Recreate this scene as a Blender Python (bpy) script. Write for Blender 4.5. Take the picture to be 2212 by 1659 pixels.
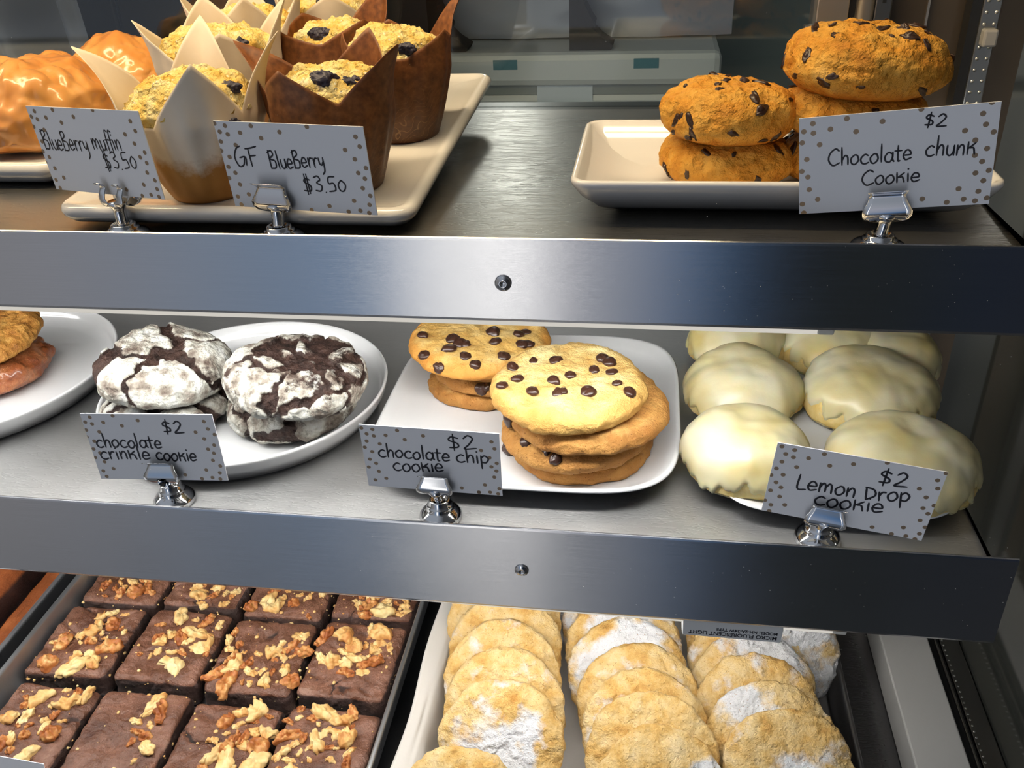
import bpy, bmesh, math, random
import numpy as np
from mathutils import Vector, Matrix
for _o in list(bpy.data.objects): bpy.data.objects.remove(_o)
SC = bpy.context.scene
COL = SC.collection
R = math.radians
# ------------------------------------------------------------------ camera
CZ = 1.15                                   # eye height, camera stands at x=0, y=0
FPX, YAW, PIT, ROL = 1941.5, R(9.496), R(30.27), R(-2.588)
fw = np.array([-math.sin(YAW)*math.cos(PIT), math.cos(YAW)*math.cos(PIT), -math.sin(PIT)])
_r = np.array([math.cos(YAW), math.sin(YAW), 0]); _u = np.cross(_r, fw)
cr = math.cos(ROL)*_r + math.sin(ROL)*_u
cu = -math.sin(ROL)*_r + math.cos(ROL)*_u
cam = bpy.data.cameras.new('camera'); co = bpy.data.objects.new('camera', cam); COL.objects.link(co)
cam.sensor_width = 36; cam.lens = FPX/2212*36; cam.clip_start = .01
co.matrix_world = Matrix(((cr[0], cu[0], -fw[0], 0), (cr[1], cu[1], -fw[1], 0), (cr[2], cu[2], -fw[2], CZ), (0, 0, 0, 1)))
SC.camera = co
EYE = np.array([0, 0, CZ])
def ray(x, y): return fw + cr*(x-1106)/FPX - cu*(y-829.5)/FPX
def at_z(x, y, z): d = ray(x, y); return EYE + d*(z-CZ)/d[2]        # point of the photo on the level z
def at_y(x, y, Y): d = ray(x, y); return EYE + d*Y/d[1]             # point of the photo on the upright plane y=Y
def at_plane(x, y, C, N): d = ray(x, y); return EYE + d*np.dot(C-EYE, N)/np.dot(d, N)
# ------------------------------------------------------------------ colour management, world
SC.view_settings.view_transform = 'Standard'; SC.view_settings.look = 'None'
SC.view_settings.exposure = 0.0; SC.view_settings.gamma = 1; SC.view_settings.use_curve_mapping = False
SC.cycles.max_bounces = 8; SC.cycles.diffuse_bounces = 3; SC.cycles.glossy_bounces = 4
SC.cycles.transparent_max_bounces = 12; SC.cycles.caustics_reflective = False; SC.cycles.caustics_refractive = False
SC.cycles.sample_clamp_indirect = 4
def lin(c):
    if isinstance(c, str):
        c = [int(c[i:i+2], 16)/255 for i in (0, 2, 4)]
        c = [v/12.92 if v <= .04045 else ((v+.055)/1.055)**2.4 for v in c]
    return (c[0], c[1], c[2], 1)
class NT:
    def __init__(s, tree): s.t = tree; tree.nodes.clear()
    def n(s, typ, ins=None, **kw):
        n = s.t.nodes.new(typ)
        for k, v in kw.items(): setattr(n, k, v)
        for k, v in (ins or {}).items():
            if isinstance(v, bpy.types.NodeSocket): s.t.links.new(v, n.inputs[k])
            else: n.inputs[k].default_value = v
        return n
    def ramp(s, fac, stops, interp='LINEAR'):
        n = s.n('ShaderNodeValToRGB', {0: fac}); r = n.color_ramp; r.interpolation = interp
        cc = lambda c: lin(c) if not isinstance(c, float) else (c, c, c, 1)
        r.elements[0].position = stops[0][0]; r.elements[1].position = stops[-1][0]
        r.elements[0].color = cc(stops[0][1]); r.elements[1].color = cc(stops[-1][1])
        for p, c in stops[1:-1]: r.elements.new(p).color = cc(c)
        return n.outputs[0]
    def math(s, op, a, b=0., c=0.): return s.n('ShaderNodeMath', {0: a, 1: b, 2: c}, operation=op).outputs[0]
    def mix(s, f, a, b, mode='MIX'):
        n = s.n('ShaderNodeMix', data_type='RGBA', blend_type=mode)
        for k, v in ((0, f), (6, a), (7, b)):
            if isinstance(v, bpy.types.NodeSocket): s.t.links.new(v, n.inputs[k])
            else: n.inputs[k].default_value = v
        return n.outputs[2]
W = bpy.data.worlds.new('world'); SC.world = W; W.use_nodes = True
t = NT(W.node_tree)
g = t.n('ShaderNodeTexCoord').outputs['Generated']
s = t.n('ShaderNodeSeparateXYZ', {0: g})
az = t.math('ARCTAN2', s.outputs[0], t.math('MULTIPLY', s.outputs[1], -1.))      # 0 = straight out of the shop front
p = t.n('ShaderNodeMapRange', {0: az, 1: -math.pi/2, 2: math.pi/2}).outputs[0]
A = lambda d: (d+90)/180
shop = t.ramp(p, [(A(-85), (.16, .155, .15)), (A(-50), (.26, .26, .27)), (A(-38), (.30, .31, .35)), (A(-27), (.24, .31, .43)), (A(-19), (.17, .29, .50)),
    (A(-16.5), (.30, .36, .46)), (A(-15), (2.1, 2.12, 2.15)), (A(-13.5), (2.1, 2.12, 2.15)), (A(-12.8), (.42, .44, .5)), (A(-11), (.45, .47, .52)), (A(-10.2), (3.3, 3.32, 3.35)),
    (A(-8.8), (3.3, 3.32, 3.35)), (A(-7.6), (.44, .46, .52)), (A(-3), (.40, .42, .50)), (A(.5), (.26, .32, .44)), (A(2.5), (.09, .19, .38)), (A(5.5), (.03, .065, .13)),
    (A(8), (.010, .012, .014)), (A(17), (.014, .018, .016)), (A(19), (.012, .02, .04)), (A(30), (.02, .02, .022)), (A(60), (.05, .05, .05))])
up = t.n('ShaderNodeMapRange', {0: s.outputs[2], 1: .12, 2: .5}).outputs[0]
back = t.n('ShaderNodeMapRange', {0: s.outputs[1], 1: -.15, 2: .1}).outputs[0]
low_ = t.n('ShaderNodeMapRange', {0: s.outputs[2], 1: -.50, 2: -.64}).outputs[0]
grey = t.mix(.86, shop, t.ramp(p, [(A(-50), (.09, .095, .10)), (A(-20), (.115, .12, .128)), (A(-2), (.13, .14, .15)), (A(5), (.06, .065, .075)), (A(12), (.02, .022, .022)), (A(40), (.03, .03, .03))]))
shop = t.mix(low_, t.mix(1., shop, (1.05, 1.02, .98, 1), 'MULTIPLY'), grey)
c1 = t.mix(back, shop, (.10, .10, .095, 1))
upc = t.mix(t.n('ShaderNodeMapRange', {0: s.outputs[0], 1: -.15, 2: .32}).outputs[0], (.36, .39, .44, 1), (.07, .072, .075, 1))
c2 = t.mix(up, c1, t.mix(back, upc, (.40, .40, .39, 1)))
bg = t.n('ShaderNodeBackground', {0: c2, 1: 1.0})
t.n('ShaderNodeOutputWorld', {0: bg.outputs[0]})
# ------------------------------------------------------------------ materials
MT = {}
def principled(name, col, rough=.5, metal=0., bump=None, **kw):
    """plain or noise-bumped Principled; bump = (scale, strength, distance)"""
    if name in MT: return MT[name]
    m = bpy.data.materials.new(name); m.use_nodes = True; t = NT(m.node_tree)
    b = t.n('ShaderNodeBsdfPrincipled', {'Base Color': lin(col), 'Roughness': rough, 'Metallic': metal})
    for k, v in kw.items(): b.inputs[k.replace('_', ' ')].default_value = v
    if bump:
        o = t.n('ShaderNodeTexCoord').outputs['Object']
        n = t.n('ShaderNodeTexNoise', {'Vector': o, 'Scale': bump[0], 'Detail': 4.})
        bm = t.n('ShaderNodeBump', {'Height': n.outputs[0], 'Strength': bump[1], 'Distance': bump[2]})
        t.t.links.new(bm.outputs[0], b.inputs['Normal'])
    t.n('ShaderNodeOutputMaterial', {0: b.outputs[0]})
    MT[name] = m; return m
def food(name, stops, scale=60., rough=.7, b1=(140., .5, .002), b2=None, attr=None, attr_cols=None, attr2=None, coat=0., sss=0., sssc=(.006, .003, .0015), detail=6., specks=None, attr_rough=None, spec=.35):
    """baked goods: a noise ramp for the dough, an optional second ramp laid over by a mesh attribute (crust, powder, icing), two bumps"""
    m = bpy.data.materials.new(name); m.use_nodes = True; t = NT(m.node_tree)
    o = t.n('ShaderNodeTexCoord').outputs['Object']
    rnd = t.n('ShaderNodeObjectInfo').outputs['Random']
    off = t.n('ShaderNodeVectorMath', {0: o, 1: t.n('ShaderNodeCombineXYZ', {0: rnd, 1: rnd, 2: rnd}).outputs[0]}, operation='ADD').outputs[0]
    n1 = t.n('ShaderNodeTexNoise', {'Vector': off, 'Scale': scale, 'Detail': detail, 'Roughness': .62}).outputs[0]
    col = t.ramp(n1, stops)
    rg = rough
    if attr:
        a = t.n('ShaderNodeAttribute', attribute_name=attr).outputs['Fac']
        n2 = t.n('ShaderNodeTexNoise', {'Vector': off, 'Scale': scale*2.2, 'Detail': 6., 'Roughness': .7}).outputs[0]
        f = t.math('ADD', a, t.math('MULTIPLY', t.math('SUBTRACT', n2, .5), attr2 or .5))
        f = t.n('ShaderNodeMapRange', {0: f, 1: .38, 2: .62}).outputs[0]
        n3 = t.n('ShaderNodeTexNoise', {'Vector': off, 'Scale': scale*.8, 'Detail': 5.}).outputs[0]
        col = t.mix(f, col, t.ramp(n3, attr_cols))
        if attr_rough is not None: rg = t.n('ShaderNodeMapRange', {0: f, 3: rough, 4: attr_rough}).outputs[0]
    if specks:                                                # (scale, threshold, colour)
        v = t.n('ShaderNodeTexVoronoi', {'Vector': off, 'Scale': specks[0]}).outputs[0]
        col = t.mix(t.n('ShaderNodeMapRange', {0: v, 1: specks[1], 2: specks[1]*.6}).outputs[0], col, lin(specks[2]))
    b = t.n('ShaderNodeBsdfPrincipled', {'Base Color': col, 'Roughness': rg, 'Coat Weight': coat, 'Coat Roughness': .15, 'Specular IOR Level': spec})
    if sss:
        b.inputs['Subsurface Weight'].default_value = sss; b.inputs['Subsurface Radius'].default_value = sssc; b.inputs['Subsurface Scale'].default_value = 1.
    h = t.n('ShaderNodeTexNoise', {'Vector': off, 'Scale': b1[0], 'Detail': 5., 'Roughness': .65}).outputs[0]
    bm = t.n('ShaderNodeBump', {'Height': h, 'Strength': b1[1], 'Distance': b1[2]})
    if b2:
        h2 = t.n('ShaderNodeTexVoronoi', {'Vector': off, 'Scale': b2[0]}).outputs[0]
        bm = t.n('ShaderNodeBump', {'Height': h2, 'Strength': b2[1], 'Distance': b2[2], 'Normal': bm.outputs[0]})
    t.t.links.new(bm.outputs[0], b.inputs['Normal'])
    t.n('ShaderNodeOutputMaterial', {0: b.outputs[0]})
    return m
def steel(name, base, rough, aniso=0., scratch=.0, stretch=(3, 260, 260), grain=.25):
    m = bpy.data.materials.new(name); m.use_nodes = True; t = NT(m.node_tree)
    o = t.n('ShaderNodeTexCoord').outputs['Object']
    mp = t.n('ShaderNodeMapping', {0: o, 3: stretch}).outputs[0]
    n = t.n('ShaderNodeTexNoise', {'Vector': mp, 'Scale': 9., 'Detail': 5., 'Roughness': .7}).outputs[0]
    big = t.n('ShaderNodeTexNoise', {'Vector': o, 'Scale': 14., 'Detail': 5.}).outputs[0]
    rg = t.n('ShaderNodeMapRange', {0: t.math('ADD', t.math('MULTIPLY', n, .5), t.math('MULTIPLY', big, .5)), 1: .3, 2: .7, 3: rough*.8, 4: rough*1.25}).outputs[0]
    col = t.mix(n, lin([c*(1-grain*.5) for c in lin(base)[:3]]), lin([min(1, c*(1+grain*.5)) for c in lin(base)[:3]]))
    b = t.n('ShaderNodeBsdfPrincipled', {'Base Color': col, 'Roughness': rg, 'Metallic': 1., 'Anisotropic': aniso})
    if aniso: t.t.links.new(t.n('ShaderNodeTangent', direction_type='UV_MAP').outputs[0], b.inputs['Tangent'])
    hgt = t.math('MULTIPLY', n, .35)
    if scratch:
        for k, (sc, rot) in enumerate(((34., .3), (41., 1.9), (47., -.5))):
            mp2 = t.n('ShaderNodeMapping', {0: o, 2: (0, 0, rot), 3: (.12, 1, 1)}).outputs[0]
            wv = t.n('ShaderNodeTexNoise', {'Vector': mp2, 'Scale': sc*6, 'Detail': 2., 'Distortion': .6}).outputs[0]
            ln = t.n('ShaderNodeMapRange', {0: t.math('ABSOLUTE', t.math('SUBTRACT', wv, .5)), 1: 0., 2: .018, 3: -scratch, 4: 0.}).outputs[0]
            hgt = t.math('ADD', hgt, ln)
    bm = t.n('ShaderNodeBump', {'Height': hgt, 'Strength': .08 if aniso else .14, 'Distance': .0006})
    t.t.links.new(bm.outputs[0], b.inputs['Normal'])
    t.n('ShaderNodeOutputMaterial', {0: b.outputs[0]})
    return m
def emit(name, col, strength):
    m = bpy.data.materials.new(name); m.use_nodes = True; t = NT(m.node_tree)
    e = t.n('ShaderNodeEmission', {0: lin(col), 1: strength}); t.n('ShaderNodeOutputMaterial', {0: e.outputs[0]}); return m
M_FASCIA = steel('brushed_steel_band', (.60, .60, .61), .20, aniso=.9, stretch=(2, 300, 300), grain=.22)
M_SHELF = steel('scratched_steel_shelf', (.62, .60, .56), .29, scratch=.8, stretch=(3, 200, 200))
M_SHELF2 = steel('worn_steel_shelf', (.72, .72, .72), .47, scratch=.8, stretch=(3, 200, 200))
M_DECK = steel('dark_steel_deck', (.20, .20, .21), .22, scratch=.6)
M_CHROME = principled('chrome', (.62, .63, .65), .07, 1.)
M_PAN = principled('dull_aluminium', (.50, .51, .53), .42, 1., bump=(300., .35, .0004))
M_ALU = principled('anodised_aluminium', (.62, .55, .46), .38, 1.)
M_ALUD = principled('dark_aluminium', (.26, .26, .25), .35, 1.)
M_BROWNP = principled('brown_panel', (.12, .088, .058), .32, .5, bump=(40., .1, .001))
M_BLACK = principled('black_rubber', (.012, .012, .012), .5)
M_END = principled('dark_end_panel', (.05, .052, .045), .07, 0., IOR=2.3)
M_CERAM = principled('white_glazed_ceramic', (.82, .81, .79), .12, 0., Coat_Weight=.4, Coat_Roughness=.05)
M_PLATE = principled('white_plate', (.83, .84, .85), .16, 0., Coat_Weight=.3, Coat_Roughness=.06)
M_WPLAST = principled('white_plastic', (.72, .71, .69), .35)
M_HOUSING = principled('lamp_housing_plastic', (.66, .64, .58), .35)
M_CARD = principled('card_stock', (.84, .85, .88), .42)
M_EDGE = principled('ink_black', (.012, .012, .02), .45)
M_DOT = principled('bronze_ink', (.30, .215, .14), .33, .35)
M_LAMP = emit('cool_tube', (1., .985, .95), 30.)
M_LENS = emit('lamp_lens', (1., .95, .86), .62)
M_LAMPW = emit('warm_tube', (1., .77, .46), 44.)
M_CHOC = principled('dark_chocolate', (.045, .018, .011), .28, 0., bump=(260., .35, .0006))
M_CHUNK = principled('chocolate_chunk', (.035, .014, .008), .33, 0., bump=(260., .35, .0006))
M_BERRY = principled('blueberry_skin', (.025, .022, .045), .45, 0., bump=(400., .8, .0015))
# ------------------------------------------------------------------ noise, meshes
_rg = np.random.RandomState(5)
_perm = _rg.permutation(256); _perm = np.concatenate([_perm, _perm, _perm])
_grad = _rg.normal(size=(256, 3)); _grad /= np.linalg.norm(_grad, axis=1)[:, None]
def perlin(P):
    P = np.asarray(P, float); i = np.floor(P).astype(int); f = P-i; i &= 255
    u = f*f*f*(f*(f*6-15)+10); out = 0
    for dx in (0, 1):
        for dy in (0, 1):
            for dz in (0, 1):
                h = _perm[_perm[_perm[(i[:, 0]+dx) & 255]+((i[:, 1]+dy) & 255)]+((i[:, 2]+dz) & 255)]
                d = (_grad[h]*(f-np.array([dx, dy, dz]))).sum(1)
                w = (u[:, 0] if dx else 1-u[:, 0])*(u[:, 1] if dy else 1-u[:, 1])*(u[:, 2] if dz else 1-u[:, 2])
                out = out+w*d
    return out
def fbm(P, o=4, g=.55):
    a, v, P = 1., 0., np.array(P, float)
    for _ in range(o): v = v+a*perlin(P); P = P*2.03+7.1; a *= g
    return v
def voro(P, seeds):
    """distance to nearest seed, gap to the second, index of the nearest"""
    d = np.linalg.norm(P[:, None, :]-seeds[None], axis=2); k = np.argsort(d, axis=1)[:, :2]
    a = np.take_along_axis(d, k, 1); return a[:, 0], a[:, 1]-a[:, 0], k[:, 0]
def mk(name, V, F, mat, parent=None, smooth=True, attrs=None, uv=None):
    me = bpy.data.meshes.new(name); me.from_pydata([tuple(map(float, v)) for v in V], [], F); me.update()
    if smooth: me.polygons.foreach_set('use_smooth', [True]*len(me.polygons))
    for k, a in (attrs or {}).items():
        me.attributes.new(k, 'FLOAT', 'POINT').data.foreach_set('value', np.asarray(a, np.float32))
    if uv is not None:
        l = me.uv_layers.new(name='UVMap')
        for lp in me.loops: l.data[lp.index].uv = uv(me.vertices[lp.vertex_index].co)
    o = bpy.data.objects.new(name, me)
    if mat: me.materials.append(mat)
    COL.objects.link(o)
    if parent: o.parent = parent
    return o
def tag(o, label, cat, group=None, kind=None):
    o['label'] = label; o['category'] = cat
    if group: o['group'] = group
    if kind: o['kind'] = kind
    return o
def thing(name, label, cat, loc=(0, 0, 0), rot=(0, 0, 0), group=None):
    o = bpy.data.objects.new(name, None); COL.objects.link(o); o.location = loc; o.rotation_euler = rot; o.empty_display_size = .02
    return tag(o, label, cat, group)
def struct(o): o['kind'] = 'structure'; return o
def local(o, P):
    m = Matrix.Translation(o.location) @ o.rotation_euler.to_matrix().to_4x4()
    return np.array(m.inverted() @ Vector(P))
def box(name, x0, x1, y0, y1, z0, z1, mat, parent=None, bev=0., seg=2, uv=None):
    bm = bmesh.new(); bmesh.ops.create_cube(bm, size=1)
    for v in bm.verts: v.co = ((x0+x1)/2+v.co.x*(x1-x0), (y0+y1)/2+v.co.y*(y1-y0), (z0+z1)/2+v.co.z*(z1-z0))
    if bev: bmesh.ops.bevel(bm, geom=bm.edges[:], offset=bev, segments=seg, affect='EDGES', profile=.5)
    V = [v.co.copy() for v in bm.verts]; bm.verts.index_update(); F = [[v.index for v in f.verts] for f in bm.faces]; bm.free()
    return mk(name, V, F, mat, parent, smooth=False, uv=uv)
def rings(L):
    """quads between successive closed rings (list of n x 3 arrays), capped at both ends"""
    n = len(L[0]); V = np.concatenate(L); F = []
    for i in range(len(L)-1):
        a, b = i*n, (i+1)*n
        F += [(a+j, a+(j+1) % n, b+(j+1) % n, b+j) for j in range(n)]
    k = len(V); V = np.concatenate([V, [L[0].mean(0)], [L[-1].mean(0)]]); e = (len(L)-1)*n
    F += [(k, (j+1) % n, j) for j in range(n)]+[(k+1, e+j, e+(j+1) % n) for j in range(n)]
    return V, F
def lathe(prof, ns=64, rad=None):
    """prof: (r, z) from the bottom centre outwards and up to the top centre"""
    th = np.arange(ns)*2*math.pi/ns; k = rad(th) if rad else np.ones(ns); L = []
    for r, z in prof: L.append(np.stack([r*k*np.cos(th), r*k*np.sin(th), np.full(ns, z)], 1))
    return rings(L)
def rrect(a, b, c, n=10):
    c = max(min(c, a-1e-5, b-1e-5), 1e-5); P = []
    for q, (sx, sy) in enumerate(((1, 1), (-1, 1), (-1, -1), (1, -1))):
        for i in range(n+1):
            t = math.pi/2*(q+i/n); P.append((sx*(a-c)+c*math.cos(t), sy*(b-c)+c*math.sin(t)))
    return np.array(P)
def rloft(a, b, c, prof, n=10):
    """rounded rectangle lofted through (inset, z)"""
    return rings([np.column_stack([rrect(a-d, b-d, c-d*.8, n), np.full(4*(n+1), z)]) for d, z in prof])
def tube(path, r, ns=10):
    P = np.array(path, float); rr = np.broadcast_to(np.asarray(r, float), (len(P),)); T = np.gradient(P, axis=0); T /= np.linalg.norm(T, axis=1)[:, None]
    up = np.array([0, 0, 1.]) if abs(T[0][2]) < .9 else np.array([1., 0, 0]); L = []
    th = np.arange(ns)*2*math.pi/ns
    for p, tt, q in zip(P, T, rr):
        a = np.cross(up, tt); a /= np.linalg.norm(a); b = np.cross(tt, a)
        L.append(p+q*(np.cos(th)[:, None]*a+np.sin(th)[:, None]*b))
    return rings(L)
def spline(P, k=6):
    P = [np.array(p, float) for p in P]
    if len(P) < 3: return [P[0]+(P[1]-P[0])*i/k for i in range(k+1)]
    Q = [2*P[0]-P[1]]+P+[2*P[-1]-P[-2]]; out = []
    for i in range(1, len(Q)-2):
        a, b, c, d = Q[i-1:i+3]
        for j in range(k):
            t = j/k; out.append(.5*(2*b+(c-a)*t+(2*a-5*b+4*c-d)*t*t+(3*b-a-3*c+d)*t**3))
    return out+[P[-1]]
def normals(V, F):
    N = np.zeros_like(V); Q = np.array([f if len(f) == 4 else (*f, f[0]) for f in F])
    c = np.cross(V[Q[:, 2]]-V[Q[:, 0]], V[Q[:, 3]]-V[Q[:, 1]])
    tri = np.array([len(f) == 3 for f in F]); c[tri] = np.cross(V[Q[tri, 1]]-V[Q[tri, 0]], V[Q[tri, 2]]-V[Q[tri, 0]])
    for k in range(4): np.add.at(N, Q[:, k], c)
    return N/np.maximum(np.linalg.norm(N, axis=1), 1e-12)[:, None]
def puck(Rr, ht, hb, a=.5, b=1., ns=96, nr=40, sx=1., sy=1., wob=.0, seed=0, amps=((40, .001),), power=None, sag=0.):
    """a cookie body: superellipsoid with a wavy rim and noise along its normals; bottom at z=0"""
    ts = np.concatenate([np.linspace(-math.pi/2, 0, nr//2, endpoint=False), np.linspace(0, math.pi/2, nr-nr//2)])
    ts = ts[1:-1]
    prof = [(Rr*math.cos(t)**a, hb+(ht*abs(math.sin(t))**b if t > 0 else -hb*abs(math.sin(t))**b)) for t in ts]
    # extra rings on the flat top
    rt = prof[-1]; prof += [(rt[0]*k, hb+ht-(hb+ht-rt[1])*k*k) for k in (.92, .84, .75, .66, .57, .48, .38, .28, .18, .08)]
    rb = prof[0]; prof = [(rb[0]*k, 0) for k in (.3, .7)]+prof
    sd = seed*13.7
    def rad(th):
        k = 1+wob*(perlin(np.column_stack([np.cos(th)*1.6+sd, np.sin(th)*1.6, th*0+sd]))*1.3+.5*perlin(np.column_stack([np.cos(th)*4+sd, np.sin(th)*4, th*0+3+sd])))
        if power: k = k*(np.abs(np.cos(th))**power+np.abs(np.sin(th))**power)**(-1/power)
        return k
    V, F = lathe(prof, ns, rad); V[:, 0] *= sx; V[:, 1] *= sy
    N = normals(V, F); D = 0
    for f, am in amps: D = D+am*2*fbm(V*f+sd, 3)
    low = np.clip(V[:, 2]/max(hb*.8, 1e-4), 0, 1)
    V = V+N*(D*np.maximum(low, .25))[:, None]
    if sag: V[:, 2] -= sag*(V[:, 0]**2+V[:, 1]**2)/Rr**2
    return V, F
# ================================================================== the place
YF = .39                                        # front face of both shelf bands
T1, B1, T2, B2 = CZ-.3902*YF, CZ-.5010*YF, CZ-.8335*YF, CZ-.9900*YF
S1, S2 = T1-.008, T2-.008                       # the two shelf surfaces
DECK = .570; XL = -1.0; XR = .1985; YB = .672
# --- room behind the case
struct(box('floor', -3, 2.5, .345, 2.5, -.05, 0, principled('grey_floor', (.16, .15, .14), .5)))
struct(box('wall_back', -3, 2.5, 2.5, 2.6, 0, 3, principled('sage_wall', (.225, .27, .245), .6, bump=(3., .1, .01))))
# --- case shell
case = thing('display_case', 'stainless bakery display case with aluminium rear frame and dark right end panel', 'display case', (0, 0, 0))
box('base_cabinet', XL, .30, .36, .74, 0, DECK-.012, M_DECK, case)
box('deck', XL, .30, .355, .74, DECK-.012, DECK, M_DECK, case)
box('end_panel', .262, .272, .345, .74, DECK, 1.62, M_END, case)
box('top_panel', XL, .30, .345, .74, 1.62, 1.65, M_ALUD, case)
# rear frame, right-hand jamb
box('rear_jamb', .107, .128, YB, YB+.03, DECK, 1.62, M_ALU, case, .001)
box('glazing_bead', .100, .106, YB-.004, YB+.004, DECK, 1.045, M_ALUD, case, .0008)
box('rear_channel', .128, .133, YB+.004, YB+.02, DECK, 1.62, M_BLACK, case)
v, f = rloft(.0055, .006, .004, [(0, DECK), (0, 1.62)]); v[:, 0] += .138; v[:, 1] += YB; mk('round_post', v, f, M_ALU, case)
std = box('slotted_standard', .1435, .1545, YB-.004, YB+.012, DECK, 1.62, M_ALUD, case, .001)
for k in range(26): box('slot', .1478, .1500, YB-.0052, YB-.0035, 1.007+k*.0335-.25, 1.0185+k*.0335-.25, M_BLACK, std)
box('rear_panel', .1545, .245, YB+.006, YB+.014, DECK, 1.62, M_BROWNP, case)
box('panel_seam', .1785, .1800, YB+.003, YB+.007, DECK, 1.62, M_ALU, case)
box('corner_seal', .2025, .2085, YB-.01, YB+.004, DECK, 1.62, M_BLACK, case)
strip = box('pilaster_strip', .2085, .2205, YB-.012, YB+.004, DECK, 1.62, M_ALUD, case, .001)
v, f = [], []
for k in range(110):
    for dx in (-.003, .003):
        a, b = lathe([(.0011, 0), (.0011, .0004)], 8); a = a[:, [0, 2, 1]]*[1, -1, 1]+[.2145+dx, YB-.012, .75+k*.0072]
        f += [tuple(i+len(v) for i in reversed(q)) for q in b]; v += a.tolist()
mk('perforation', v, f, principled('bright_hole_rims', (.75, .72, .66), .3, .9), strip)
for z in (1.085, 1.032, .94, .86): box('shelf_clip', .2105, .2195, YB-.02, YB-.011, z, z+.011, principled('clear_clip', (.42, .40, .36), .2), strip, .0015)
# rear rail and glass door
box('rear_sill', XL, .107, YB-.004, YB+.03, S1-.016, S1-.002, M_ALUD, case, .001)
gm = bpy.data.materials.new('hazy_glass'); gm.use_nodes = True; t = NT(gm.node_tree)
gl = t.n('ShaderNodeBsdfGlossy', {'Roughness': .03, 'Color': (.95, .97, 1, 1)})
tr = t.n('ShaderNodeBsdfTransparent', {0: (.90, .93, .92, 1)})
fr = t.n('ShaderNodeFresnel', {0: 1.5}).outputs[0]
hz = t.n('ShaderNodeBsdfDiffuse', {0: (.6, .62, .6, 1)})
m1 = t.n('ShaderNodeMixShader', {0: t.math('MULTIPLY', fr, 1.0), 1: tr.outputs[0], 2: gl.outputs[0]})
m2 = t.n('ShaderNodeMixShader', {0: .005, 1: m1.outputs[0], 2: hz.outputs[0]})
t.n('ShaderNodeOutputMaterial', {0: m2.outputs[0]})
rg_ = thing('sliding_glass_door', 'clear glass sliding door along the back of the top shelf', 'glass door', (0, 0, 0))
box('pane', XL, .108, YB+.012, YB+.016, S1-.002, 1.61, gm, rg_)
# front glass of the case, clean
fm = bpy.data.materials.new('clean_front_glass'); fm.use_nodes = True; t = NT(fm.node_tree)
t.n('ShaderNodeOutputMaterial', {0: t.n('ShaderNodeBsdfTransparent', {0: (1, 1, 1, 1)}).outputs[0]})
struct(box('window_1', XL, .262, .338, .342, DECK-.08, 1.62, fm))
rs = np.random.RandomState(9); v, f = [], []
for k in range(230):
    px = rs.uniform(0, 2212) if k % 3 == 0 else rs.uniform(1250, 2212); py = rs.uniform(0, 1659) if k % 3 == 0 else rs.choice([rs.uniform(530, 900), rs.uniform(1150, 1420)])
    c = at_y(px, py, .337); q = rs.uniform(.00005, .00016)
    a, b = lathe([(q*.7, -q*.6), (q, 0), (q*.7, q*.6)], 6); f += [tuple(i+len(v) for i in x) for x in b]; v += (a*[1, .4, rs.uniform(.6, 1.6)]+c).tolist()
dust = mk('dust_specks', v, f, principled('dust', (.7, .7, .68), .8)); tag(dust, 'pale dust specks on the front glass of the case', 'dust', None, 'stuff')

# --- shelves
def shelf(lab, zt, zb, zs, xr, ydeep, mat, rx, rz):
    s = thing('display_shelf', lab, 'shelf', (0, YF, zs))
    h = zt-zs; d = zb-zs
    # bent sheet: tread, rounded lip, band, return
    prof = [(ydeep-YF, 0.), (.010, 0.), (.0035, h*.35), (.0022, h-.0010), (.0016, h-.0003), (.0008, h), (.0002, h-.0004), (0, h-.0015), (0, d+.0015), (.0006, d), (.004, d), (.004, d+.0015), (.0015, d+.0025), (.0015, h-.004), (.009, -.0018), (ydeep-YF, -.0018)]
    def bent(name, pts, x0, x1, m, uvk):
        P = np.array(pts); L = [np.column_stack([np.full(len(P), x), P[:, 0], P[:, 1]]) for x in (x0, x1)]
        V, F = rings(L); F = [tuple(reversed(q)) for q in F]
        return mk(name, V, F, m, s, smooth=False, uv=uvk)
    o = bent('front_band', prof[2:14], XL, XR, M_FASCIA, lambda c: (c.z*10, c.x*10))
    bent('tread', [prof[0], prof[1], prof[2], prof[13], prof[14], prof[15]], XL, xr, mat, lambda c: (c.x*10, c.y*10))
    bolt = thing2('rivet', s)
    P = np.array([rx, 0, rz])
    a, b = lathe([(.0041, 0), (.0041, .0006), (.0034, .0012), (.0026, .0013), (.0022, .0018), (.0012, .0018), (.0010, .0006)], 32)
    a = a[:, [0, 2, 1]]*[1, -1, 1]+P; mk_('rivet', a, [tuple(reversed(q)) for q in b], M_CHROME, s)
    return s
def thing2(*a): return None
mk_ = mk
SH1 = shelf('upper stainless shelf with bluish brushed front band and rivet, holding muffins and chunk cookies', T1, B1, S1, .168, YB-.003, M_SHELF, *(lambda q: (q[0], q[2]-S1))(at_y(1087, 611, YF)))
SH2 = shelf('middle stainless shelf with grey front band and rivet, holding round plates of flat cookies', T2, B2, S2, .1870, YB-.003, M_SHELF2, *(lambda q: (q[0], q[2]-S2))(at_y(1127, 1231, YF)))
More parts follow.
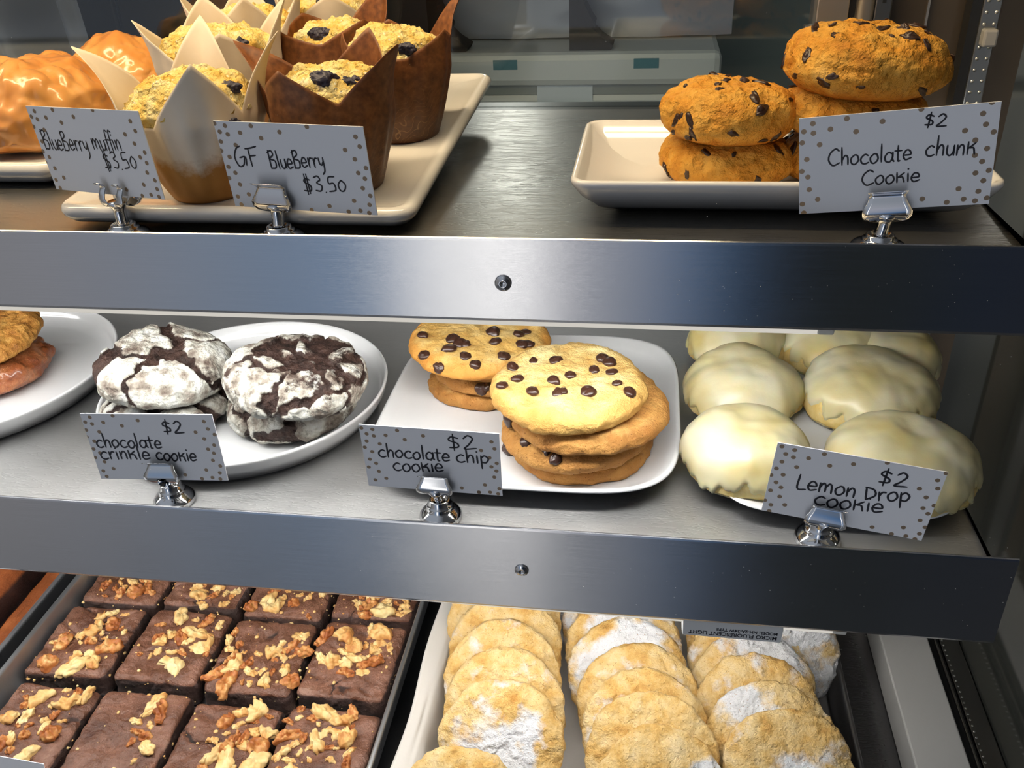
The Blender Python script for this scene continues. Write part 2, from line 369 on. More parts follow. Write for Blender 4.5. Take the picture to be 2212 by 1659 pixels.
# --- lamps under the shelves and in the case top
def lamp(lab, x0, x1, z, y0, M, rot=0., loc=None):
    l = thing('light_fixture', lab, 'light', loc or ((x0+x1)/2, y0, z), (0, rot, 0)); w = (x1-x0)/2
    box('lens_lip', -w, w, 0, .004, -.0004, .0035, M_LENS, l, .0008); box('housing', -w, w, 0, .004, .0036, .022, M_HOUSING, l)
    box('backplate', -w, w, .004, .034, .016, .022, M_HOUSING, l)
    v, f = rloft(w-.006, .008, .006, [(.002, .001), (0, .004), (0, .012), (.003, .015)]); v[:, 1] += .0145; mk('tube', v, f, M, l)
    for s in (-1, 1): box('end_cap', s*w-.004, s*w+.004, -.0005, .034, -.0003, .0225, M_HOUSING, l, .001)
    return l
lamp('slim white fluorescent light fixture under the upper shelf, edge glowing above the flat cookies', -.98, .085, B1-.0042, YF+.0045, M_LAMP)
za, zb_ = at_y(950, 1312, YF+.005), at_y(1850, 1384, YF+.005)
L2 = lamp('slim white fluorescent light fixture under the middle shelf with an upside-down printed label', -.98, .118, B2-.0052, YF+.0045, M_LAMP, rot=R(.35), loc=((-.98+.118)/2, YF+.0045, B2-.0025))
# printed label on the lower fixture
def text_mesh(name, body, size, mat, parent, xf):
    cu_ = bpy.data.curves.new('t', 'FONT'); cu_.body = body; cu_.size = size; cu_.extrude = .00004; cu_.offset = .00008; cu_.align_x = 'LEFT'
    o = bpy.data.objects.new('t', cu_); COL.objects.link(o); dg = bpy.context.evaluated_depsgraph_get()
    me = bpy.data.meshes.new_from_object(o.evaluated_get(dg)); bpy.data.objects.remove(o); me.transform(xf); me.name = name
    m = bpy.data.objects.new(name, me); me.materials.clear(); me.materials.append(mat); COL.objects.link(m); m.parent = parent; return m
la, lb, lc_ = at_y(1480, 1343, YF+.0035), at_y(1690, 1365, YF+.0035), at_y(1692, 1391, YF+.0035)
bx = thing('ballast_box', 'grey ballast box printed with upside-down fluorescent light model text', 'ballast box', tuple(lb), (0, R(.9), 0))
wl = lb[0]-la[0]; hl = lb[2]-lc_[2]
box('body', -wl*1.02, .0005, .0004, .016, -hl, .006, principled('grey_box', (.60, .61, .61), .4), bx, .0006)
fl = Matrix.Translation((-.0022, 0, -hl+.0012)) @ Matrix.Rotation(math.pi, 4, 'Y') @ Matrix.Rotation(math.pi/2, 4, 'X')
# seen from the front and turned upside down: run right to left, feet up
fl = Matrix(((-1, 0, 0, -.0022), (0, 0, -1, .0003), (0, -1, 0, -hl+.0046), (0, 0, 0, 1)))
text_mesh('lettering', 'MICRO FLUORESCENT LIGHT', .00385, M_EDGE, bx, fl)
fl2 = Matrix(((-1, 0, 0, -.0022), (0, 0, -1, .0003), (0, -1, 0, -hl+.0078), (0, 0, 0, 1)))
text_mesh('lettering', 'MODEL: NH-2A-24W TYPE', .0030, M_EDGE, bx, fl2)
TL = thing('light_fixture', 'warm fluorescent light fixture along the case top above the muffins', 'light', (-.42, .455, 1.47))
box('housing', -.5, .5, -.03, .03, 0, .02, M_HOUSING, TL)
v, f = rloft(.48, .02, .018, [(.012, -.028), (.002, -.02), (0, -.008), (0, 0)]); mk('tube', v, f, M_LAMPW, TL)
# --- background beyond the rear door
wl_ = thing('wall_light', 'round white wall light high on the back wall above the freezer', 'light', (-.39, 2.5, 1.49))
v, f = lathe([(.06, 0), (.065, .004), (.065, .012), (.058, .016)], 40); mk('base', v[:, [0, 2, 1]]*[1, -1, 1], [tuple(reversed(q)) for q in f], M_WPLAST, wl_)
v, f = lathe([(.052, .016), (.055, .03), (.042, .055), (.02, .068), (.004, .07)], 40); mk('globe', v[:, [0, 2, 1]]*[1, -1, 1], [tuple(reversed(q)) for q in f], emit('globe_light', (1., .96, .9), 30.), wl_)
fz = thing('chest_freezer', 'white chest freezer standing behind the case, paper notice on its front', 'freezer', (-.75, 1.93, 0))
M_FZ = principled('freezer_enamel', (.50, .53, .52), .35)
box('cabinet', -.95, .845, -.32, .32, .03, .792, M_FZ, fz, .012)
box('lid', -.965, .862, -.335, .335, .806, .862, M_FZ, fz, .012)
box('gasket', -.94, .84, -.318, .318, .790, .808, principled('grey_gasket', (.22, .24, .23), .6), fz)
for x in (at_y(1090, 112, 1.594)[0]+.75, at_y(1397, 108, 1.594)[0]+.75): box('blue_tape', x-.021, x+.021, -.3362, -.334, .836, .852, principled('teal_tape', (.05, .17, .21), .5), fz)
n0_, n1_ = at_y(1160, 168, 1.609), at_y(1280, 236, 1.609)
nt = box('paper_notice', n0_[0]+.75, n1_[0]+.75, -.3212, -.3195, n1_[2], n0_[2], principled('notice_paper', (.52, .58, .62), .6), fz)
cl = thing('folded_sheet', 'blue-grey plastic sheet draped in folds over the chest freezer', 'sheet', (-.75, 1.93, .862))
def sheet(x0, x1, y0, y1, z0, z1, sd):
    V, F = [], []; n, m = 60, 30
    for j in range(m+1):
        for i in range(n+1):
            u, w_ = i/n, j/m; V.append((x0+(x1-x0)*u, y0+(y1-y0)*(w_*.15), z0+(z1-z0)*w_))
    V = np.array(V); V[:, 1] += .018*fbm(V*[5, 5, 9]+sd, 3)
    F = [(j*(n+1)+i, j*(n+1)+i+1, (j+1)*(n+1)+i+1, (j+1)*(n+1)+i) for j in range(m) for i in range(n)]
    return V, F
M_SHEET = principled('blue_grey_plastic', (.245, .265, .33), .35, bump=(8., .3, .01))
bm_ = box('bundle', -.95, .87, -.15, .25, .0005, .36, M_SHEET, cl, .03)
v, f = sheet(-.95, .885, -.20, 0, .003, .34, 3.); mk('drape', v, f, M_SHEET, cl)
v, f = sheet(-.95, .882, -.215, -.1, .115, .34, 8.); mk('fold', v, f, M_SHEET, cl)
ds = thing('display_stand', 'dark carved stand with two curved feet on the freezer lid', 'stand', (-.43, 1.645, .8625))
M_DST = principled('dark_carved_wood', (.016, .014, .013), .6, Specular_IOR_Level=.12)
for x0, px0 in ((0, 955), (0, 1262)):
    c = at_y(px0, 100, 1.645)[0]+.43; k = .00083
    prof = [(-28, 0), (58, 0), (62, 9), (36, 26), (22, 40), (24, 52), (14, 66), (2, 90), (4, 112), (18, 122), (10, 150), (12, 330), (-30, 330), (-28, 140)]
    L = [np.array([(c+x*k, y, z*k) for x, z in prof]) for y in (.028, -.028)]
    n = len(prof); V = np.concatenate(L); F = [(j, (j+1) % n, n+(j+1) % n, n+j) for j in range(n)]+[tuple(reversed(range(n))), tuple(range(n, 2*n))]
    mk('curved_foot', V, F, M_DST, ds, smooth=False)
box('crossbar', -.4, .9, -.02, .02, .20, .26, M_DST, ds)
gc = thing('hanging_cloth', 'grey cloth hanging in folds behind the caramel pastries', 'cloth', (at_y(165, 60, 1.1)[0]-.14, 1.1, .42))
V, F = [], []; n, m = 80, 12
for j in range(m+1):
    for i in range(n+1):
        u = i/n; V.append((-.36+.50*u+.05*(1-j/m), .035*math.sin(u*23)+.02*math.sin(u*51+1), .9*j/m))
F = [(j*(n+1)+i, j*(n+1)+i+1, (j+1)*(n+1)+i+1, (j+1)*(n+1)+i) for j in range(m) for i in range(n)]
mk('cloth', np.array(V), F, principled('grey_cloth', (.125, .13, .15), .7, bump=(30., .2, .002)), gc)
bk = thing('dark_cabinet', 'dark brown cabinet standing behind the muffins', 'cabinet', (-.74, 1.32, 0))
box('body', -.36, .375, -.08, .2, 0, 1.5, principled('near_black_laminate', (.016, .012, .008), .5, Specular_IOR_Level=.12), bk, .004)
box('door', -.35, .005, -.09, -.08, .06, 1.46, principled('dark_brown_door', (.024, .018, .011), .45, bump=(12., .3, .01), Specular_IOR_Level=.15), bk, .003)
box('door', 0.012, .365, -.09, -.08, .06, 1.46, MT['dark_brown_door'], bk, .003)
# ================================================================== plates
def plate(lab, cat, loc, prof_loft=None, lathe_prof=None, ns=128, rad=None, rot=0., name='plate', mat=None):
    V, F = (lathe(lathe_prof, ns, rad) if lathe_prof else rloft(*prof_loft))
    o = mk(name, V, F, mat or M_PLATE); o.location = loc; o.rotation_euler = (0, 0, rot); return tag(o, lab, cat)
def sprof(P, k=4): return [tuple(p) for p in spline([(*p, 0) for p in P], k)] if False else P
RIMP = lambda q: [(q*.80, .0), (q*.86, .0), (q*.93, .003), (q*.985, .012), (q*.995, .0165), (q, .0178), (q*.998, .019), (q*.988, .0195), (q*.975, .0185), (q*.955, .011), (q*.92, .0062), (q*.86, .005), (q*.5, .0045)]
plate('white round plate with upright rim at left edge of middle shelf, holding oatmeal cookies', 'plate', (-.503, .527, S2+.0005), lathe_prof=RIMP(.106))
plate('white round plate with upright rim holding the four powdered crinkle cookies', 'plate', (-.277, .515, S2+.0005), lathe_prof=RIMP(.100))
sq = lambda n: (lambda th: (np.abs(np.cos(th))**n+np.abs(np.sin(th))**n)**(-1/n))
plate('white rounded square plate holding the stacks of chocolate chip cookies', 'plate', (-.0735, .517, S2+.0005), ns=160, rad=sq(4.6),
      lathe_prof=[(.068, 0), (.074, 0), (.086, .004), (.094, .0090), (.0985, .0125), (.0995, .0138), (.0985, .0149), (.0962, .0144), (.091, .0092), (.083, .0060), (.073, .0048), (.03, .0043)])
plate('white rounded plate almost hidden beneath the iced lemon drop cookies', 'plate', (.1135, .522, S2+.0005), ns=128, rad=sq(5.),
      lathe_prof=[(.050, 0), (.056, 0), (.065, .004), (.072, .010), (.0728, .0112), (.0715, .0118), (.064, .0075), (.054, .0045), (.03, .004)]).scale = (.98, 1.5, 1)
PLT = lambda y: S1+.0086+.0094+(y-.5405)*math.tan(R(3.3))+.0006
pt = plate('long white rectangular platter under the muffins, reaching to the back of the shelf', 'platter', (-.212, .5405, S1+.0086), name='platter', mat=M_CERAM,
      prof_loft=(.097, .1285, .012, [(.02, 0), (.012, .0), (.004, .002), (.0006, .0055), (0, .0080), (.0008, .0100), (.0025, .0112), (.0045, .0115), (.0065, .0110), (.010, .0098), (.02, .0094)]))
pt.rotation_euler = (R(3.3), 0, 0)
plate('white platter at the left edge of the top shelf under caramel pastries', 'platter', (-.515, .572, S1+.0005), name='platter', mat=M_CERAM,
      prof_loft=(.165, .0935, .012, [(.02, 0), (.012, 0), (.004, .003), (.0006, .0075), (0, .010), (.0008, .0128), (.0025, .0142), (.0045, .0146), (.0065, .0140), (.010, .0126), (.02, .0120)]))
plate('small white rectangular dish with raised sides holding chocolate chunk cookies', 'dish', (.0625, .489, S1+.0005), name='dish', mat=M_CERAM,
      prof_loft=(.1015, .0605, .010, [(.030, .0), (.024, .0), (.014, .005), (.005, .0125), (.0006, .0185), (0, .0205), (.0006, .0219), (.002, .0224), (.0036, .0215), (.008, .0165), (.016, .0092), (.024, .0056), (.034, .0045)]))
# ================================================================== price cards and their clips
G = {  # pen strokes; x-height 1, baseline 0
 'a': (.95, [[(.75, .8), (.4, 1), (.08, .6), (.15, .1), (.5, 0), (.75, .4), (.78, 1)], [(.78, 1), (.76, .3), (.9, 0)]]),
 'o': (.92, [[(.4, 1), (.06, .6), (.15, .1), (.45, 0), (.76, .4), (.65, .9), (.4, 1)]]),
 'c': (.9, [[(.75, .85), (.45, 1), (.08, .6), (.15, .15), (.45, 0), (.8, .15)]]),
 'C': (1.25, [[(1.1, 1.5), (.75, 1.75), (.25, 1.3), (.1, .6), (.5, 0), (1.15, .25)]]),
 'h': (.9, [[(.1, 1.9), (.12, 0)], [(.12, .5), (.4, 1), (.65, .8), (.68, 0)]]),
 'l': (.42, [[(.15, 1.9), (.15, 0)]]),
 't': (.75, [[(.3, 1.6), (.3, .1), (.5, 0)], [(0, 1.05), (.65, 1.05)]]),
 'e': (.92, [[(.1, .5), (.7, .55), (.6, .95), (.3, 1), (.05, .5), (.25, .03), (.78, .2)]]),
 'i': (.38, [[(.12, 1), (.14, 0)], [(.12, 1.45), (.15, 1.52)]]),
 'n': (.9, [[(.1, 1), (.12, 0)], [(.12, .5), (.4, 1), (.65, .8), (.68, 0)]]),
 'm': (1.35, [[(.1, 1.05), (.1, 0)], [(.1, .5), (.35, 1.05), (.55, .8), (.58, .1)], [(.58, .6), (.85, 1.05), (1.05, .8), (1.1, 0)]]),
 'r': (.72, [[(.1, 1), (.12, 0)], [(.12, .55), (.35, .95), (.62, .95)]]),
 'k': (.85, [[(.1, 1.75), (.12, 0)], [(.65, 1.0), (.14, .5)], [(.22, .55), (.72, 0)]]),
 'K': (.95, [[(.1, 1.2), (.12, 0)], [(.75, 1.1), (.14, .55)], [(.3, .62), (.6, .6), (.75, 0)]]),
 'p': (.9, [[(.1, 1), (.12, -.7)], [(.12, .75), (.45, 1), (.75, .6), (.5, .1), (.14, .15)]]),
 'u': (.88, [[(.1, 1), (.1, .3), (.35, 0), (.65, .3), (.7, 1)], [(.7, 1), (.72, 0)]]),
 'y': (.85, [[(.1, 1), (.15, .4), (.4, .25), (.65, .6)], [(.7, 1), (.62, -.3), (.25, -.75)]]),
 'B': (1.1, [[(.2, 1.95), (.1, 0)], [(.05, 1.7), (.6, 1.9), (.75, 1.45), (.2, 1.05), (.85, .8), (.75, .1), (.1, .05)]]),
 'F': (1.3, [[(.35, 1.75), (.3, 0)], [(.05, 1.7), (.6, 1.75), (1.25, 1.9)], [(.3, 1.0), (.95, 1.05)]]),
 'G': (1.35, [[(.95, 1.95), (.5, 1.7), (.1, .9), (.3, .05), (.8, .15), (1.1, .85)], [(.6, .85), (1.2, .9), (1.1, .1)]]),
 'L': (.9, [[(.15, 1.6), (.1, .03), (.8, .0)]]),
 'D': (1., [[(.12, 1.4), (.1, 0)], [(.05, 1.4), (.7, 1.15), (.8, .5), (.1, 0)]]),
 'f': (.55, [[(.75, 1.75), (.45, 1.9), (.3, 1.2), (.25, -.2)], [(.05, .95), (.6, 1.)]]),
 '$': (1.1, [[(.85, 1.35), (.4, 1.55), (.2, 1.15), (.75, .75), (.75, .3), (.15, .25)], [(.55, 1.9), (.45, -.15)]]),
 'S': (1.1, [[(.85, 1.35), (.45, 1.5), (.3, 1.15), (.8, .75), (.7, .2), (.1, .25)], [(.42, 2.0), (.4, -.2)], [(.62, 2.0), (.6, -.1)]]),
 '2': (1., [[(.15, 1.3), (.5, 1.65), (.8, 1.25), (.45, .55), (.1, .05), (.95, .1)]]),
 '3': (.9, [[(.15, 1.5), (.55, 1.65), (.7, 1.25), (.35, .95), (.75, .6), (.55, .08), (.1, .15)]]),
 '5': (.95, [[(.85, 1.65), (.3, 1.6), (.2, .95), (.65, .95), (.7, .25), (.1, .1)]]),
 '0': (.9, [[(.45, 1.2), (.1, .7), (.2, .1), (.55, .1), (.75, .7), (.45, 1.2)]]),
 '.': (.35, [[(.1, .05), (.14, .0)]]), ' ': (.6, [])}
def write(V, F, word, p0, p1, xh, q, off, slant=0., pen=1.):
    """pen strokes of one word, from baseline start p0 to end p1 in card coordinates"""
    tot = sum(G[ch][0] for ch in word); d = np.array(p1)-np.array(p0); Ln = np.linalg.norm(d); ex = d/Ln; ey = np.array([-ex[1], ex[0]]); sx = Ln/tot; x = 0
    rr = random.Random(word)
    for ch in word:
        w, st = G[ch]; jy = rr.uniform(-.06, .06)
        for s_ in st:
            P = np.array(spline(s_, 5)); X = (x+P[:, 0]+slant*P[:, 1]*xh/sx)*sx; Y = (P[:, 1]+jy)*xh
            C = np.array(p0)+X[:, None]*ex+Y[:, None]*ey
            T = np.gradient(C, axis=0); T /= np.maximum(np.linalg.norm(T, axis=1), 1e-9)[:, None]; Nn = np.stack([-T[:, 1], T[:, 0]], 1)
            C[0] -= T[0]*q*.5; C[-1] += T[-1]*q*.5; b = len(V)
            for k, (c, n_) in enumerate(zip(C, Nn)):
                hw = q*(.62 if k in (0, len(C)-1) else 1.)*pen
                V.append((*(c+n_*hw), off)); V.append((*(c-n_*hw), off))
            F += [(b+2*k, b+2*k+1, b+2*k+3, b+2*k+2) for k in range(len(C)-1)]
        x += w
def card(lab, pose, corners, dots, words, pen=.00048):
    (x, y, z), yaw, tilt, roll, s = pose
    yaw, tilt, roll = R(yaw), R(tilt), R(roll)
    U = np.array([math.cos(yaw), math.sin(yaw), 0]); N = np.array([math.sin(yaw), -math.cos(yaw), 0]); Vz = np.array([0, 0, 1.])
    V2 = math.cos(tilt)*Vz-math.sin(tilt)*N; N2 = math.cos(tilt)*N+math.sin(tilt)*Vz
    U3 = math.cos(roll)*U+math.sin(roll)*V2; V3 = -math.sin(roll)*U+math.cos(roll)*V2
    C = np.array([x, y, z]); a, b = .0445*s, .0255*s
    o = box('price_card', -a, a, -b, b, -.0005, 0, M_CARD)
    o.matrix_world = Matrix(((U3[0], V3[0], N2[0], x), (U3[1], V3[1], N2[1], y), (U3[2], V3[2], N2[2], z), (0, 0, 0, 1)))
    tag(o, lab, 'price card', 'handwritten price cards')
    def uv(px, py): P = at_plane(px, py, C, N2)-C; return (P@U3, P@V3)
    V, F = [], []; th = np.arange(14)*2*math.pi/14; rd = .00135*s
    for px, py in dots:
        u, v = uv(px, py)
        if abs(u) > a+rd*.6 or abs(v) > b+rd*.6: continue
        k = len(V); P = np.column_stack([np.clip(u+rd*np.cos(th), -a, a), np.clip(v+rd*np.sin(th), -b, b)])
        V += [(p_[0], p_[1], .00006) for p_ in P]; F.append(tuple(range(k, k+14)))
    mk('dots', V, F, M_DOT, o, smooth=False)
    V, F = [], []
    for wd, (x0, y0), (x1, y1), xh, *sl in words:
        p0, p1 = uv(x0, y0), uv(x1, y1); m_ = np.linalg.norm(np.array(p1)-np.array(p0))/math.hypot(x1-x0, y1-y0)
        pe = sl[1] if len(sl) > 1 else 1.
        write(V, F, wd, p0, p1, np.linalg.norm(np.array(uv(x0, y0-xh))-np.array(p0)), pen*s, .00009, sl[0] if sl else 0., pe)
    mk('handwriting', V, F, M_EDGE, o, smooth=False)
    return o, C, U3, V3, N2
def sc(pts, k, ox, oy): return [(x/k+ox, y/k+oy) for x, y in pts]
def ww(words, k, ox, oy): return [(w, (a/k+ox, b/k+oy), (c/k+ox, d/k+oy), h/k, *r_) for w, (a, b), (c, d), h, *r_ in words]
def clip(lab, frame, pxb, pxs, zs, style='plate'):
    kz = 1.3 if zs < .9 else .62
    """chrome stem clip: weighted round base on the shelf, stem, sprung jaw gripping the card"""
    _, C, U, V, N = frame
    Tp = at_plane(*pxb, C+N*.0015, N)                          # where the stem meets the jaw
    by = YF+.0150; bx_ = at_y(*pxs, by)[0]                      # base stands just behind the band
    h = thing('card_holder', lab, 'card holder', (bx_, by, zs+.0003), group='chrome card holders')
    v, f = lathe([(.009, 0), (.0122, 0), (.0126, .0012), (.0122, .0026), (.0108, .0040), (.0085, .0054), (.0078, .0058), (.0078, .0072), (.0074, .0078), (.0062, .0086), (.0062, .0104), (.0056, .0110), (.0046, .0108), (.0040, .0096), (.002, .0094)], 56); v[:, 2] *= kz
    mk('base', v, f, M_CHROME, h)
    O = np.array([bx_, by, zs+.0003]); T0 = np.array([0, 0, .0094*kz]); T1_ = Tp-O
    P = [T0+(T1_-T0)*k for k in np.linspace(0, 1, 9)]; P.append(T1_+V*.002)
    v, f = tube(P, [.0032, .0031, .003, .003, .003, .003, .0031, .0036, .0046, .0050], 18); mk('stem', v, f, M_CHROME, h)
    rows = [(-.0020, .0040, .0012), (-.0014, .0064, .0019), (-.0003, .0084, .0029), (.0018, .0095, .0040), (.0040, .0096, .0042), (.0056, .0088, .0036), (.0074, .0076, .0026), (.0088, .0071, .0016), (.0094, .0070, .0012), (.0100, .0071, .0016), (.0116, .0074, .0036), (.0130, .0077, .0056)]
    rows = [(a_*1.1, b_*1.08, c_) for a_, b_, c_ in rows]
    def jaw(sg, name, uc=0., nar=None):
        L = []
        for off in (.0, .0007):
            for vv, hw, nn in (rows if off == 0 else rows[::-1]):
                hw_ = hw if nar is None else nar
                L.append(np.array([T1_+U*(uc+hw_*q*(1 if nar is None else 1))+V*vv+N*sg*(nn+off-.0008 if sg > 0 else nn+off+.0030) for q in np.linspace(-1, 1, 9)]))
        n = len(L); Vv = np.concatenate(L); F = []
        for i in range(n):
            a, b = i*9, ((i+1) % n)*9
            F += [(a+j, a+j+1, b+j+1, b+j) for j in range(8)]
        m = len(rows)
        for i in range(m-1):
            for e in (0, 8): F.append((i*9+e, (i+1)*9+e, (n-2-i)*9+e, (n-1-i)*9+e))
        return mk(name, Vv, F, M_CHROME, h)
    if style == 'plate': jaw(1, 'front_jaw')
    else:
        for s_ in (-1, 1):
            j = [T1_+N*.001, T1_+U*s_*.0035+V*.0008+N*.003, T1_+U*s_*.0058+V*.0030+N*.0034, T1_+U*s_*.0060+V*.0058+N*.0026, T1_+U*s_*.0060+V*.0086+N*.0008, T1_+U*s_*.0060+V*.0104+N*.0014, T1_+U*s_*.0060+V*.0118+N*.0036]
            P = spline(j, 5); L = []
            th = np.arange(10)*2*math.pi/10
            Pn = np.array(P); Tn = np.gradient(Pn, axis=0); Tn /= np.linalg.norm(Tn, axis=1)[:, None]
            for p_, t_ in zip(Pn, Tn):
                sd = U-t_*(U@t_); sd /= np.linalg.norm(sd); nn = np.cross(t_, sd)
                L.append(p_+np.cos(th)[:, None]*sd*.0022+np.sin(th)[:, None]*nn*.0006)
            v, f = rings(L); mk('prong', v, f, M_CHROME, h)
    jaw(-1, 'rear_jaw')
    return h
k1, k2, k4, k5, k6, k7, k8 = 3.191, 3.19, 3.072, 3.318, 3.318, 2.86, 2.8286
c_blue = card('white dotted price card reading BlueBerry Muffin $3.50, in front of pale-papered muffin', ((-.2726, .408, 1.0325), -16.6, -2.9, 1.8, .851), None,
    sc([(237,766),(217,804),(258,822),(317,810),(361,757),(506,805),(424,845),(232,872),(306,895),(290,975),(240,932),(297,1042),(340,1083),(315,1116),(379,1160),(387,1240),(440,1224),(416,1295),(637,757),(898,835),(933,903),(862,926),(927,990),(998,1051),(967,1084),(1012,1124),(1015,1190),(1068,1243),(991,1273),(873,1307),(1083,1303),(982,1350),(1042,1343),(1097,1357)], k1, 0, 0),
    ww([('BlueBerry', (318, 1030), (622, 1042), 60, .02), ('muffin', (648, 1030), (850, 1040), 62), ('S3.50', (728, 1168), (962, 1165), 62, .02)], k1, 0, 0), pen=.00044)
clip('chrome card holder with two prongs gripping the BlueBerry Muffin card', c_blue, (255, 442), (270, 500), S1, 'prong')
c_gf = card('white dotted price card reading GF BlueBerry $3.50, in front of brown-papered muffin', ((-.1681, .405, 1.0258), -7., -6.5, -.5, .867), None,
    sc([(1477,850),(1550,866),(1515,908),(1570,926),(1655,915),(1522,975),(1625,1000),(1525,1038),(1583,1082),(1575,1150),(1623,1191),(1580,1227),(1655,1271),(1640,1354),(1716,1339),(1665,1409)], k1, 0, 0)
    + sc([(133,867),(205,952),(331,910),(519,873),(855,943),(884,1010),(783,1033),(850,1097),(927,1158),(874,1192),(920,1231),(905,1297),(957,1349),(845,1383),(952,1411),(676,1419),(808,1458),(889,1451),(950,1467),(553,1447)], k2, 500, 0),
    ww([('GF', (38, 1150), (212, 1148), 68), ('BlueBerry', (275, 1165), (650, 1150), 62, .03), ('S3.50', (500, 1325), (808, 1322), 62)], k2, 500, 0), pen=.00048)
clip('chrome card holder with flat jaw gripping the GF BlueBerry card', c_gf, (597, 447), (605, 505), S1)
c_chunk = card('white dotted price card reading $2 Chocolate Chunk Cookie, tilted up to the right', ((.1048, .405, 1.0302), -6.6, -5.8, 6.7, .883), None,
    sc([(442,820),(382,874),(446,884),(559,857),(668,787),(904,805),(729,873),(487,960),(371,948),(402,1058),(369,1138),(409,1175),(418,1258),(474,1323),(372,1354),(382,1412),(1162,723),(1632,678),(1572,753),(1591,825),(1642,875),(1452,867),(1520,930),(1598,985),(1517,1030),(1565,1071),(1610,1130),(1521,1148),(1573,1198),(1540,1269),(1409,1252),(1442,1321),(1517,1332),(1596,1313),(1330,1342),(1168,1320)], k4, 1612, 0),
    ww([('$2', (1172, 838), (1330, 838), 50), ('Chocolate', (540, 1105), (1105, 1058), 62), ('chunK', (1185, 1035), (1528, 1025), 68), ('CooKie', (762, 1232), (1160, 1200), 56)], k4, 1612, 0), pen=.00044)
clip('chrome card holder with flat jaw gripping the Chocolate Chunk Cookie card', c_chunk, (1914, 468), (1899, 522), S1)
c_cr = card('white dotted price card reading $2 Chocolate Crinkle Cookie, in front of powdered cookies', ((-.2721, .388, .8693), 2.5, 1.1, .8, .871), None,
    sc([(611,902),(643,867),(660,915),(740,904),(807,856),(712,972),(618,958),(874,928),(987,890),(622,1007),(676,1038),(671,1094),(717,1123),(683,1155),(750,1186),(741,1251),(814,1235),(766,1291),(1461,898),(1490,951),(1402,974),(1464,1022),(1538,991),(1535,1067),(1492,1096),(1533,1125),(1526,1176),(1579,1216),(1479,1245),(1576,1265),(1523,1299),(1580,1309),(1449,1307),(1328,1279)], k5, 0, 640),
    ww([('$2', (1168, 980), (1325, 980), 50), ('chocolate', (698, 1080), (1172, 1088), 50), ('crinKle', (728, 1165), (1090, 1166), 50), ('cooKie', (1125, 1172), (1422, 1184), 50)], k5, 0, 640), pen=.0006)
clip('chrome card holder with flat jaw gripping the Chocolate Crinkle Cookie card', c_cr, (357, 1035), (381, 1090), S2)
c_chip = card('white dotted price card reading $2 Chocolate Chip Cookie, in front of square plate', ((-.1130, .395, .8651), -.6, -5., -1., .871), None,
    sc([(1130,877),(1168,919),(1209,887),(1219,934),(1304,930),(1386,895),(1441,961),(1168,971),(1262,991),(1155,1015),(1208,1047),(1191,1101),(1236,1131),(1184,1157),(1256,1188),(1309,1238),(1231,1249),(1572,934),(1850,1307),(1973,1339)], k6, 440, 660)
    + sc([(748,842),(767,885),(684,895),(736,940),(781,975),(748,996),(779,1022),(766,1060),(708,1108),(797,1131),(740,1153),(671,1152),(790,1163)], k7, 800, 660),
    ww([('$2', (480, 888), (660, 886), 50), ('chocolate', (52, 932), (500, 962), 44), ('chip', (532, 968), (742, 978), 46), ('cooKie', (145, 1020), (462, 1030), 46)], k7, 800, 660), pen=.0006)
clip('chrome card holder with flat jaw gripping the Chocolate Chip Cookie card', c_chip, (942, 1060), (952, 1112), S2)
c_lem = card('white dotted price card reading $2 Lemon Drop Cookie, tilted down to the right', ((.1055, .380, .8699), -7.2, -3.7, -4.5, .891), None,
    sc([(733,776),(811,798),(756,822),(803,842),(896,848),(992,823),(733,869),(699,910),(823,902),(1025,894),(1170,884),(1377,876),(740,949),(697,995),(666,950),(663,1044),(727,1026),(719,1082),(628,1104),(665,1132),(750,1133),(655,1170),(1737,940),(1684,983),(1573,1034),(1685,1033),(1614,1087),(1663,1138),(1595,1153),(1625,1187),(1577,1227),(1608,1270),(1475,1271),(1573,1309),(1284,1269),(1490,1323),(1545,1342),(1402,1310)], k8, 1430, 690),
    ww([('$2', (1310, 1000), (1500, 1028), 52), ('Lemon', (818, 1030), (1185, 1088), 54), ('Drop', (1235, 1098), (1520, 1118), 54), ('cooKie', (925, 1130), (1355, 1188), 52)], k8, 1430, 690), pen=.0006)
clip('chrome card holder with flat jaw gripping the Lemon Drop Cookie card', c_lem, (1779, 1130), (1763, 1176), S2)
P0 = at_z(14, 1672, DECK+.045)
o = box('price_card', -.03, .03, -.02, .02, -.0005, 0, M_CARD); o.location = (P0[0], P0[1], P0[2]-.008); o.rotation_euler = (R(76), 0, R(-4)); tag(o, 'white card corner at the bottom left in front of walnut brownies', 'price card')
# ================================================================== baked goods
RS = random.Random(11)
def surf(me, x, y):
    """top of a body's mesh near local x, y"""
    V = np.array([v.co for v in me.vertices]); d = (V[:, 0]-x)**2+(V[:, 1]-y)**2
    k = np.argsort(d)[:12]; k = k[V[k, 2] > V[:, 2].max()*.3] if (V[k, 2] > V[:, 2].max()*.3).any() else k
    return V[k, 2].max()
def verts(o): return np.array([v.co for v in o.data.vertices])
def norms(o): return np.array([v.normal for v in o.data.vertices])
